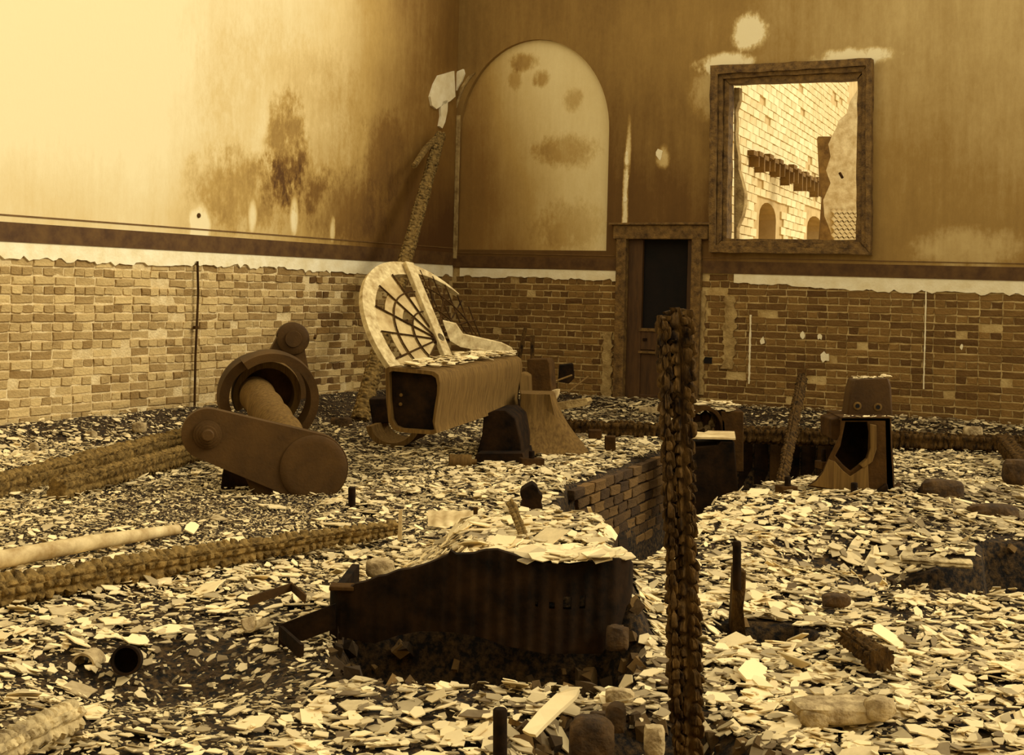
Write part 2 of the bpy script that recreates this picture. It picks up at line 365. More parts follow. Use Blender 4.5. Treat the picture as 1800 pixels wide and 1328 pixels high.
# door, arch and window measured on the back wall
D0, D1 = wb(1093, 600)[0], wb(1222, 600)[0]; DT = wb(1155, 404)[1]
W0, W1 = wb(1262, 300)[0], wb(1524, 300)[0]; WZ0 = wb(1400, 436)[1]; WZ1 = wb(1400, 120)[1]
AR0, AR1 = .04, wb(1069, 300)[0]; ARB = wb(930, 440)[1]; ART = wb(932, 70)[1]; ARR = (AR1-AR0)/2; ARC = (AR0+AR1)/2; ARS = wb(930, 235)[1]
def rag(s0, s1, z, amp, step=.045, steps=True):
    out = []; s = s0; cur = z(s)
    while s < s1:
        if random.random() < .55: cur = z(s)+random.uniform(-amp, amp)
        out.append((s, cur + random.uniform(-.004, .004))); s += step*random.uniform(.5, 1.4)
    out.append((s1, z(s1))); return out
# left wall (local y is mirrored: the room lies at +y)
LEN_L = 15.0
b = MB(); b.box((LEN_L/2, -.221, .2), (LEN_L, .40, 3.0)); WL = wall_root('wall_left', b, M_mortar, RL)
b = MB(); b.box((.95, -.13, .2), (2.3, .222, 2.6)); wobj('sooty_mortar', b, M_mortard, WL)
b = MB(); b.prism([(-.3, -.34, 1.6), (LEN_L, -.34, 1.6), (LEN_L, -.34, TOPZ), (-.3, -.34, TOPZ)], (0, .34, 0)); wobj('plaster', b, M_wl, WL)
r = rag(0, LEN_L, lambda s: 1.46+.012*math.sin(s*2), .022)
b = MB(); b.prism([(s, -.035, z) for s, z in r] + [(LEN_L, -.035, 1.6), (0, -.035, 1.6)], (0, .036, 0)); wobj('plaster_edge', b, M_strip, WL)
b = MB(); b.box((LEN_L/2, .003, 1.667), (LEN_L, .012, .155)); wobj('dado_band', b, M_band, WL)
b = MB(); b.box((LEN_L/2, .002, 1.80), (LEN_L, .008, .012)); wobj('dado_line', b, M_line, WL)
# back wall
LEN_B = 11.0
b = MB(); zl = -1.3
b.prism([(-.3, .021, zl), (D0, .021, zl), (D0, .021, 1.6), (-.3, .021, 1.6)], (0, .4, 0)); b.prism([(D1, .021, zl), (LEN_B, .021, zl), (LEN_B, .021, 1.6), (D1, .021, 1.6)], (0, .4, 0))
b.prism([(D0, .04, zl), (D1, .04, zl), (D1, .04, -.05), (D0, .04, -.05)], (0, .4, 0))
WB = wall_root('wall_back', b, M_mortard, RB)
arch = [(AR0, 0, ARB)] + [(ARC-ARR*math.cos(t), 0, ARS+(ART-ARS)*math.sin(t)) for t in np.linspace(0, math.pi, 36)] + [(AR1, 0, ARB)]
outer = [(-.3, 0, 1.56), (D0, 0, 1.56), (D0, 0, DT), (D1, 0, DT), (D1, 0, 1.56), (LEN_B, 0, 1.56), (LEN_B, 0, TOPZ), (-.3, 0, TOPZ)]
win = [(W0, 0, WZ0), (W1, 0, WZ0), (W1, 0, WZ1), (W0, 0, WZ1)]
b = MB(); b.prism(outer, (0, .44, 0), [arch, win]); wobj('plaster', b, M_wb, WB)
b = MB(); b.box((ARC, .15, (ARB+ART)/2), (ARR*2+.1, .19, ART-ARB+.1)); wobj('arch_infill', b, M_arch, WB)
for (s0, s1, th) in ((.1, D0-.02, .11), (wb(1290, 485)[0], LEN_B, .10)):
    r = rag(s0, s1, lambda s: zb_strip(s)-th-.035*max(0, min(1, (s-3.6)/1.4)), .018)
    b = MB(); b.prism([(s, .0, z) for s, z in r] + [(s1, .0, zb_strip(s1)), (s0, .0, zb_strip(s0))], (0, .036, 0)); wobj('plaster_edge', b, M_strip, WB)
for (s0, s1) in ((0, D0-.05), (D1+.05, LEN_B)):
    b = MB(); b.prism([(s0, -.008, zb_strip(s0)), (s1, -.008, zb_strip(s1)), (s1, -.008, zb_strip(s1)+.135), (s0, -.008, zb_strip(s0)+.135)], (0, .012, 0)); wobj('dado_band', b, M_band, WB)
    b = MB(); b.prism([(s0, -.006, zb_strip(s0)+.165), (s1, -.006, zb_strip(s1)+.165), (s1, -.006, zb_strip(s1)+.176), (s0, -.006, zb_strip(s0)+.176)], (0, .01, 0)); wobj('dado_line', b, M_line, WB)
# bricks
def brick_variants(m, sizes, n=6):
    out = {}
    for key, w in sizes.items():
        out[key] = []
        for i in range(n):
            h = .062; dp = .06; b = MB(); q = 6
            pts = []
            for (x, z) in ((-w/2, -h/2), (-w*.1, -h/2), (w/2, -h/2), (w/2, 0), (w/2, h/2), (w*.15, h/2), (-w/2, h/2), (-w/2, 0)):
                pts.append((x+random.uniform(-.006, .006), z+random.uniform(-.005, .005)))
            fr = [(x*.95, -dp/2+random.uniform(0, .006), z*.9) for x, z in pts]; mid = [(x, -dp/2+.008, z) for x, z in pts]; bk = [(x, dp/2, z) for x, z in pts]
            b.loft([fr, mid, bk]); me = b.mesh('brick', smooth=0); me.materials.append(m); out[key].append(me)
    return out
def lay(parent, s_rng, z_rng, sgn, mI, mJ, skip, jitter=.006, course=.0765, nbig=300, size_key=None):
    V = brick_variants(mI, {'s': .212, 'h': .100}); VD = brick_variants(M_brickd, {'s': .212, 'h': .100}) if mI is M_brick else V; spots = []
    nrow = int((z_rng[1]-z_rng[0])/course)
    for k in range(nrow):
        z = z_rng[1] - (k+.5)*course; head = k % 2; w = .110 if head else .222
        s = s_rng[0] + (0.055 if head else 0) - random.uniform(0, .02)
        while s < s_rng[1]:
            c = s + w/2
            if not skip(c, z, w): spots.append((c, z, 'h' if head else 's'))
            s += w
    spots.sort(key=size_key)
    J = MB(); JD = MB()
    for i, (c, z, key) in enumerate(spots):
        dk = mI is M_brick and random.random() < .92-(c-.8)/3.2
        me = random.choice((VD if dk else V)[key]); y = sgn*(.039+random.uniform(-jitter, jitter)); rot = (random.uniform(-.03, .03), random.uniform(-.025, .025), random.uniform(-.03, .03) + (math.pi if sgn < 0 else 0))
        if random.random() < .03: y += sgn*.02
        if i < nbig:
            o = link('brick', me, None, parent, None, (c, y, z)); o.rotation_euler = rot
        else:
            R = Euler(rot).to_matrix(); T = Vector((c, y, z))
            (JD if dk else J).add([R @ v.co + T for v in me.vertices], [tuple(p.vertices) for p in me.polygons], random.random())
    if J.v: wobj('brickwork', J, mJ, parent, 'stuff')
    if JD.v: wobj('sooty_brickwork', JD, M_brickdj, parent, 'stuff')
# local +y is the room on the left wall, -y on the back wall; 'sgn' turns the brick's face to the room
lay(WL, (0, 7.6), (-.1, 1.475), -1, M_brick, M_brickj, lambda c, z, w: False, .007, size_key=lambda t: -t[0] + (0 if t[2] == 's' else .6))
def skb(c, z, w):
    return D0-.04-w/2 < c < D1+.04+w/2 or (z > 1.44 and c < D0)
lay(WB, (.0, 7.4), (-.1, 1.54), 1, M_brickd, M_brickdj, skb, .004, size_key=lambda t: -t[0] + (0 if t[2] == 's' else .8))
# peeled render on the pier beside the door and along the door's other side
def patch(parent, cs, rs, z0, z1, m, name='render_patch', y=-.003, th=.03):
    n = 26; L = []; R_ = []
    for i in range(n):
        t = i/(n-1); z = z0+(z1-z0)*t; wob = random.uniform(.55, 1.2)
        L.append((cs-rs*wob*.5, y, z)); R_.append((cs+rs*random.uniform(.55, 1.2)*.5, y, z))
    b = MB(); b.prism(L + R_[::-1], (0, th, 0)); return wobj(name, b, m, parent)
M_rend = mat('worn_render', (112, 84, 40), (196, 168, 108), 7, .95, .3, .7, .6, bscale=40)
s_, z_ = wb(1281, 600); patch(WB, s_, .16, .5, 1.3, M_rend); patch(WB, wb(1232, 600)[0], .09, .2, 1.35, M_rend); patch(WB, wb(1068, 600)[0], .13, .05, .85, M_rend)
patch(WB, wb(1318, 600)[0], .02, .35, 1.1, M_strip, 'render_streak', .002, .02); patch(WB, wb(1625, 620)[0], .014, .4, 1.45, M_strip, 'render_streak', .002, .02)
for (px, py, w) in ((1160, 270, .05), (1099, 350, .03), (1102, 270, .02), (1450, 628, .05), (1340, 600, .03), (1410, 590, .03), (1690, 610, .02), (1440, 592, .03)):
    s_, z_ = wb(px, py); b = MB(); n = 9
    b.prism([(s_+math.cos(a)*w*random.uniform(.5, 1.1), -.006 if z_ > 1.5 else .004, z_+math.sin(a)*w*random.uniform(.6, 1.8)) for a in np.linspace(0, 2*math.pi, n, endpoint=False)], (0, .02, 0)); wobj('plaster_chip', b, M_strip, WB)
s_, z_ = wb(1244, 634); b = MB(); b.box((s_, .03, z_), (.09, .05, .07)); wobj('putlog_hole', b, M_dark, WB)
# vertical pipe on the left wall
s_, z_ = wl(344, 470); b = MB(); b.tube([(s_, .02, 1.50), (s_-.01, .03, 1.2), (s_, .025, .6), (s_, .03, .05)], .011, 8); o = wobj('conduit_pipe', b, M_iron, WL, smooth=40)
b = MB(); b.box((s_, .02, .88), (.045, .03, .03)); o2 = link('pipe_clip', b.mesh('pipe_clip', smooth=0), M_iron, o)
s_, z_ = wl(349, 379); b = MB(); b.lathe((s_, -.001, z_), (0, 1, 0), [(0, .022), (.01, .022), (.014, .014), (.012, .006)], 16); wobj('wall_eyelet', b, M_iron, WL, smooth=35)
# torn white plaster at the corner where the burnt pole leans
def torn(name, pts, wall, m, parent, th=.03):
    b = MB(); q = []
    f = wl if wall == 'l' else wb
    for (px, py) in pts:
        s, z = f(px, py); q.append((max(s, .0), 0, z))
    b.prism([(s, (.0 if wall == 'l' else -.0), z) for s, _, z in q], (0, th if wall == 'l' else -th, 0)); return wobj(name, b, m, parent)
torn('torn_plaster', [(768, 133), (782, 129), (795, 125), (797, 170), (788, 178), (775, 185), (764, 192), (756, 186), (753, 170), (760, 148)], 'l', M_strip, WL)
torn('torn_plaster', [(776, 178), (784, 176), (783, 196), (779, 215), (774, 226), (769, 222), (772, 205), (771, 190)], 'l', M_strip, WL)
torn('torn_plaster', [(800, 130), (806, 126), (816, 122), (818, 130), (813, 144), (806, 155), (801, 160)], 'b', M_strip, WB)
torn('torn_plaster', [(836, 128), (826, 140), (816, 155), (808, 175), (803, 190), (803, 180), (812, 152), (824, 134)], 'b', M_rend, WB, .015)
b = MB(); b.box((.03, -.004, 2.55), (.05, .02, 1.75)); wobj('corner_bead', b, M_rend, WB)
# unseen wall added behind the camera to block sky light: closes the room, roof burnt away
b = MB(); b.box((0, -3.2, 3.0), (24, .4, 6.0)); b.build('rear_wall_unseen', M_mortard, kind='structure', smooth=0)

# door
DR = bpy.data.objects.new('door_1', None); COL.objects.link(DR); DR.location = CORN; DR.rotation_euler = RB.to_euler(); DR['kind'] = 'structure'
wd = D1-D0
def dbox(name, s0, s1, z0, z1, y0, y1, m, parent=DR, bevel=0):
    b = MB(); b.box(((s0+s1)/2, (y0+y1)/2, (z0+z1)/2), (s1-s0, y1-y0, z1-z0)); o = wobj(name, b, m, parent)
    if bevel:
        q = o.modifiers.new('b', 'BEVEL'); q.width = bevel; q.segments = 2
    return o
L0, L1 = wb(1099, 600)[0], wb(1214, 600)[0]; LT = wb(1155, 421)[1]
dbox('door_jamb', D0-.08, L0, 0, DT, -.05, .12, M_frame, bevel=.01); dbox('door_jamb', L1, D1+.06, 0, DT, -.05, .12, M_frame, bevel=.01)
dbox('door_lintel', D0-.12, D1+.14, LT, DT+.05, -.055, .12, M_frame, bevel=.01)
dbox('lintel_ledge', D0-.16, D1+.2, DT+.05, DT+.075, -.09, .05, M_frame, bevel=.006)
P0, P1 = wb(1124, 600)[0], wb(1203, 600)[0]; PZ = wb(1155, 582)[1]; PT = wb(1155, 424)[1]
dbox('door_stile', L0, P0, 0, LT, .03, .08, M_door, bevel=.006); dbox('door_stile', P1, L1, 0, LT, .03, .08, M_door, bevel=.006)
dbox('mid_rail', P0, P1, PZ-.22, PZ, .03, .08, M_door, bevel=.006); dbox('rail_moulding', P0-.02, P1, PZ-.01, PZ+.025, .015, .06, M_frame)
dbox('rail_moulding', P0-.02, P1, PZ-.26, PZ-.235, .015, .06, M_frame)
dbox('bottom_rail', P0, P1, 0, .16, .03, .08, M_door, bevel=.006); dbox('lower_panel', P0, P1, .16, PZ-.22, .05, .075, M_door)
dbox('open_panel_dark', L0-.02, L1+.02, PZ-.1, LT+.02, .085, .10, M_dark); dbox('door_backing', D0, D1, -.05, LT+.05, .11, .13, M_dark); dbox('keyhole_plate', P0+.03, P0+.08, PZ-.12, PZ-.09, .02, .032, M_ironb)  # near-black sheet stands for the dark inside the open upper panel
dbox('threshold', D0, D1, -.05, .03, -.1, .3, M_stone)
# window in the back wall
WR = bpy.data.objects.new('window_1', None); COL.objects.link(WR); WR.location = CORN; WR.rotation_euler = RB.to_euler(); WR['kind'] = 'structure'
def quad_frame(px, name, ys, th, m):
    """px: outer and inner corners as pixels on the wall plane (tl, tr, br, bl); mitred timber sides"""
    o_, i_ = [wb(*p) for p in px[0]], [wb(*p) for p in px[1]]
    for k in range(4):
        a, b_, c, d = o_[k], o_[(k+1) % 4], i_[(k+1) % 4], i_[k]
        n = 14; q1 = []; q2 = []
        for t in np.linspace(0, 1, n):
            j = .006
            q1.append((a[0]+(b_[0]-a[0])*t+random.uniform(-j, j), ys, a[1]+(b_[1]-a[1])*t+random.uniform(-j, j)))
            q2.append((d[0]+(c[0]-d[0])*t+random.uniform(-j, j), ys, d[1]+(c[1]-d[1])*t+random.uniform(-j, j)))
        mb = MB(); mb.prism(q1 + q2[::-1], (0, th, 0)); o = wobj(name, mb, m, WR)
        q = o.modifiers.new('b', 'BEVEL'); q.width = .006; q.segments = 2; q.limit_method = 'ANGLE'
quad_frame(([(1253, 118), (1536, 104), (1534, 448), (1250, 444)], [(1266, 132), (1526, 118), (1525, 438), (1262, 432)]), 'frame_moulding', -.09, .10, M_frame)
quad_frame(([(1266, 132), (1526, 118), (1525, 438), (1262, 432)], [(1274, 139), (1518, 127), (1516, 430), (1270, 424)]), 'frame_bead', -.055, .10, M_frame)
quad_frame(([(1274, 139), (1518, 127), (1516, 430), (1270, 424)], [(1283, 147), (1508, 140), (1505, 422), (1278, 420)]), 'window_frame', -.02, .16, M_frame)
b = MB(); n_ = 14                           # remains of plaster on the reveal
pz = []
for i, t in enumerate(np.linspace(0, 1, n_)):
    py = 420-270*t; pz.append((wb(1279, py)[0], .2, wb(1279, py)[1]))
pr = [(s+random.choice((.03, .09, .05, .12))*(1 if z < 3.0 else .5), .2, z) for s, _, z in pz]
b.prism(pz + pr[::-1], (0, .1, 0)); wobj('reveal_plaster', b, M_rend, WR)

# ------------------------------------------------------------ the yard outside the window
def exterior():
    DX = Vector((.4125, 1, 0)).normalized(); O = Vector((3.25-.4125*4, 16.0, 0)); 
    root = thing('brick_building', O, 'pale brick building wall seen through the empty window opening, with a corbelled brick course', 'building')
    root.rotation_euler = (0, 0, math.atan2(DX.y, DX.x))
    def xp(px, py):                      # pixel to that wall's own plane
        u, v = ray(px, py); s = (u*O.y - O.x)/(DX.x - u*DX.y); Y = O.y + s*DX.y; return s, H+v*Y
    # openings
    a0, az0 = xp(1333, 425); a1, _ = xp(1363, 425); az1 = xp(1348, 356)[1]; b0, bz0 = xp(1418, 425); b1, _ = xp(1446, 425); bz1 = xp(1432, 380)[1]
    def ar(s0, s1, z0, z1): 
        r = (s1-s0)/2; return [(s0, 0, z0)] + [(s0+r-r*math.cos(t), 0, z1-.25+.25*math.sin(t)) for t in np.linspace(0, math.pi, 9)] + [(s1, 0, z0)]
    zlo = -.5
    h1, h2 = ar(a0, a1, .2, az1), ar(b0, b1, .2, bz1)
    b = MB(); b.prism([(1.0, 0, zlo), (22, 0, zlo), (22, 0, 11), (1.0, 0, 11)], (0, .5, 0), [h1, h2])
    o = link('wall_face', b.mesh('wall_face', smooth=0), M_extm, root)
    for i, (s0, s1, z1) in enumerate(((a0, a1, az1), (b0, b1, bz1))):
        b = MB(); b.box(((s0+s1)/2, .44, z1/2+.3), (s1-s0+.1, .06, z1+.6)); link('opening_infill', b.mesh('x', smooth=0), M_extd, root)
    # raised brick blocks, course by course
    V = []
    for i in range(6):
        b = MB(); w, h = .40, .118
        b.prism([(-w/2+random.uniform(-.02, .02), 0, -h/2), (w/2, 0, -h/2+random.uniform(-.01, .01)), (w/2+random.uniform(-.02, .02), 0, h/2), (-w/2, 0, h/2+random.uniform(-.01, .01))], (0, -.03, 0))
        me = b.mesh('brick', smooth=0); me.materials.append(M_ext); V.append(me)
    cnt = 0
    spots = []
    for k in range(46):
        z = .6+k*.13
        for i in range(34):
            s = 1.0+i*.42+(k % 2)*.21
            if any(s0-.3 < s < s1+.3 and z < z1+.1 for s0, s1, z1 in ((a0, a1, az1), (b0, b1, bz1))): continue
            P = O + DX*s; px = (P.x/P.y)*F+CX; py = CY-(z-H)/P.y*F
            if 1270 < px < 1480 and 120 < py < 440 and random.random() < .96: spots.append((s, z))
    spots.sort(); J = MB()
    for i, (s, z) in enumerate(spots):
        me = random.choice(V)
        if i < 300: link('brick', me, None, root, None, (s, 0, z))
        else: J.add([v.co + Vector((s, 0, z)) for v in me.vertices], [tuple(p.vertices) for p in me.polygons])
    if J.v: link('brickwork', J.mesh('brickwork', smooth=0), M_ext, root, 'stuff')
    # corbel: a broken row of projecting bricks
    s0, z0 = xp(1314, 273); s1, z1 = xp(1441, 326); n = 17
    for i in range(n):
        t = i/(n-1); s = s0+(s1-s0)*t; z = z0+(z1-z0)*t
        b = MB(); hh = random.uniform(.12, .30); b.box((0, -.08, -hh/2), (random.uniform(.04, .08), .2, hh)); b.box((.0, -.06, .05), ((s1-s0)/n*.8, .14, .07))
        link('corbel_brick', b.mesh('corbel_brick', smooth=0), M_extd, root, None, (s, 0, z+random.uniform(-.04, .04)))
    # broken gable and tiled roof slope further along
    Yr = 19.5
    pts = [(1512, 150), (1504, 163), (1494, 178), (1488, 200), (1474, 212), (1470, 225), (1462, 240), (1456, 254), (1460, 275), (1452, 300), (1460, 322), (1447, 352), (1449, 380), (1458, 402), (1466, 430), (1600, 430), (1600, 150)]
    pp = [at(x, y, Yr) for x, y in pts]; lo = [Vector((pp[-3].x, Yr, -.3)), Vector((pp[-2].x, Yr, -.3))]
    P = pp[:-2] + [Vector((pp[-3].x, Yr, .0)), Vector((pp[-2].x, Yr, 0)), Vector((pp[-1].x, Yr, pp[-1].z))]
    b = MB(); b.prism(pp[:-2]+[Vector((pp[-3].x, Yr, 0)), Vector((pp[-1].x, Yr, 0)), pp[-1]], (.1, .35, 0))
    g = b.build('broken_gable', M_roof, smooth=0); tag(g, 'bright broken gable wall with ragged stepped edge, outside the window', 'wall')
    for r_ in range(9):
        for c in range(7):
            px = 1466+c*9+(r_ % 2)*4; py = 372+r_*7
            if px-1462 < (420-py)*-.2+2 or py > 428: continue
            p = at(px, py, Yr-.03); b = MB(); b.box((0, 0, 0), (.07, .03, .05), rotm(0, .75, 0)); link('roof_tile', b.mesh('roof_tile', smooth=0), M_roof, g, None, p-g.location)
    p0 = at(1471, 238, Yr-.05)
    b = MB(); b.tube([at(1476, 304, Yr-.06), at(1481, 313, Yr-.1)], .02, 6); b.build('iron_hook', M_iron, g)
    # dark panel standing in for the shade in the gap behind the gable
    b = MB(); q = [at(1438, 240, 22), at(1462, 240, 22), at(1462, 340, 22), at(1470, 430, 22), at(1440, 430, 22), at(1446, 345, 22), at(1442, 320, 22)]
    b.prism(q, (.05, .3, 0)); o = b.build('gap_shade_panel', M_extd, smooth=0); tag(o, 'narrow dark panel painted as shade in the gap beside the broken gable', 'wall')
    # yard ground
    b = MB(); b.box((8, 30, -.1), (40, 28, .2)); b.build('yard_ground', M_extm, kind='structure', smooth=0)
exterior()

# ------------------------------------------------------------ engine pit
def pit():
    n = (PB-PA).normalized(); nr = Vector((n.y, -n.x, 0)); L = (PB-PA).length      # nr points into the pit
    root = thing('foundation_block', PA, 'brick engine foundation side dropping into the pit behind the tall burnt post', 'foundation')
    root.rotation_euler = (0, 0, math.atan2(n.y, n.x))        # local x along the wall, -y into the pit
    b = MB(); b.box((L/2-.0, .03, -.52), (L, .10, 1.02)); b.box((-.16, .30, -.5), (.10, .62, .98)); link('mortar_core', b.mesh('c', smooth=0), M_soil, root)
    V = brick_variants(M_brickp, {'s': .212, 'h': .1})
    for k in range(12):
        z = -.04-k*.0765; s = .0-(k % 2)*.1
        while s < L-.05:
            if not (random.random() < .05 and k in (1, 2)) and s > -.1:
                o = link('brick', random.choice(V['s']), None, root, None, (s+.11, -.03+random.uniform(-.008, .008), z)); o.rotation_euler = (random.uniform(-.03, .03), random.uniform(-.02, .02), random.uniform(-.03, .03))
            s += .222
    for k in range(9):                                        # short return of the block, seen beside the leaning board
        z = -.04-k*.0765
        for i in range(4):
            if (k, i) in ((1, 1), (2, 1), (2, 3), (0, 2), (1, 3)): continue
            o = link('brick', random.choice(V['h']), None, root, None, (-.22, .08+i*.13, z)); o.rotation_euler = (0, 0, -math.pi/2)
    # planks lining the far side of the pit
    pk = thing('plank_lining', (1.6, 12.5, -.95), 'dark upright planks lining the far side of the engine pit', 'planks')
    for i in range(13):
        x = 1.62+i*.135; b = MB(); b.box((x, 12.5-.19*(x-1.6), -.42+random.uniform(-.02, .02)), (.12, .03, .98), rotm(0, random.uniform(-.02, .02), 0)); b.build('plank', M_ironb if i % 3 else M_iron, pk)
pit()

# ------------------------------------------------------------ big tub casting in the foreground
def tub():
    top = [(580, 1034), (588, 1032), (600, 1032), (621, 1031), (624, 1027), (640, 1024), (656, 1018), (664, 1014), (676, 1013), (700, 1003), (720, 1001), (741, 995), (760, 988), (786, 976), (790, 968), (800, 975), (830, 974), (850, 968), (872, 967), (900, 976), (930, 984), (960, 990), (1000, 994), (1040, 988), (1075, 984), (1092, 982), (1104, 984), (1112, 992)]
    bot = [(590, 1078), (600, 1120), (660, 1132), (700, 1118), (740, 1110), (800, 1112), (850, 1122), (890, 1136), (960, 1150), (1060, 1150), (1090, 1110), (1104, 1060)]
    def interp(pl, x):
        for (x0, y0), (x1, y1) in zip(pl, pl[1:]):
            if x <= x1: return y0+(y1-y0)*max(0, min(1, (x-x0)/(x1-x0)))
        return pl[-1][1]
    Y0 = 4.93; plan = []
    for t in np.linspace(0, 1, 110):
        x = 580+532*t
        e0 = max(0, 1-(t/.035)); e1 = max(0, 1-((1-t)/.09)); bow = -.10*math.sin(math.pi*t)
        yy = Y0+bow+.05*(1-math.sqrt(max(0, 1-e0*e0)))+.16*(1-math.sqrt(max(0, 1-e1*e1)))
        yy += .004*math.sin(t*2*math.pi*21)
        plan.append((x, yy))
    # back return walls, so it is a tub and not a card
    root = thing('tub_casting', at(846, 1150, 5.0), 'big black cast-iron tub with ragged rim sunk among the slates, nearest casting', 'casting')
    def shell(plan, nz=14, off=0.0):
        rings_o = []
        for (x, yy) in plan:
            zt = at(x, interp(top, x), yy).z; zb_ = at(x, interp(bot, x), yy).z; X = at(x, 1050, yy).x
            rings_o.append([(X, yy+off, zb_+(zt-zb_)*k/nz + (.0)) for k in range(nz+1)] )
        return rings_o
    fo = shell(plan); th = .035
    fi = [[(p[0], p[1]+th, p[2]) for p in r] for r in fo]
    b = MB(); n = len(fo); m = len(fo[0])
    vs = [p for r in fo for p in r]+[p for r in fi for p in r]; K = n*m; fs = []
    holes = set()
    def ishole(i, k):
        x = plan[i][0]; 
        return any(abs(x-hx) < hw and k in ks for hx, hw, ks in ((940, 3, (7,)), (969, 5, (7,)), (995, 8, (7, 8)), (1021, 6, (7, 8))))
    for i in range(n-1):
        for k in range(m-1):
            if ishole(i, k): continue
            a = i*m+k; fs.append((a, a+m, a+m+1, a+1)); fs.append((a+K, a+1+K, a+m+1+K, a+m+K))
        a = i*m; fs.append((a, a+K, a+m+K, a+m)); a = i*m+m-1; fs.append((a, a+m, a+m+K, a+K))
    for i in (0, n-1):
        for k in range(m-1):
            a = i*m+k; fs.append((a, a+1, a+1+K, a+K))
    b.add(vs, fs); b.build('tub_wall', M_ironb, root, smooth=30)
    pl = at(581, 1040, Y0+.06); pr_ = at(1111, 992, Y0+.14)
    b = MB(); b.prism([(pl.x, pl.y, -.14), (pl.x+.03, pl.y, -.14), (pl.x+.03, pl.y, pl.z), (pl.x, pl.y, pl.z+.0)], (.02, .5, 0)); b.build('end_wall', M_ironb, root)
    b = MB(); b.prism([(pr_.x-.035, pr_.y, .0), (pr_.x, pr_.y, .0), (pr_.x, pr_.y, pr_.z), (pr_.x-.035, pr_.y, pr_.z)], (.03, .6, 0)); b.build('end_wall', M_ironb, root)
    a_, c_ = at(579, 1034, Y0-.02), at(622, 1031, Y0-.03)
    b = MB(); b.box(((a_+c_)/2+Vector((0, .03, -.006))), ((c_-a_).length, .07, .016), rotm(0, 0, 0)); b.build('rim_lip', M_iron, root, bevel=.004)
    # a stop lug and bolt cups inside the openings
    b = MB(); b.box((0, 5.25, .0), (.9, .02, .3)); b.build('inner_bulkhead', M_ironb, root)
tub()

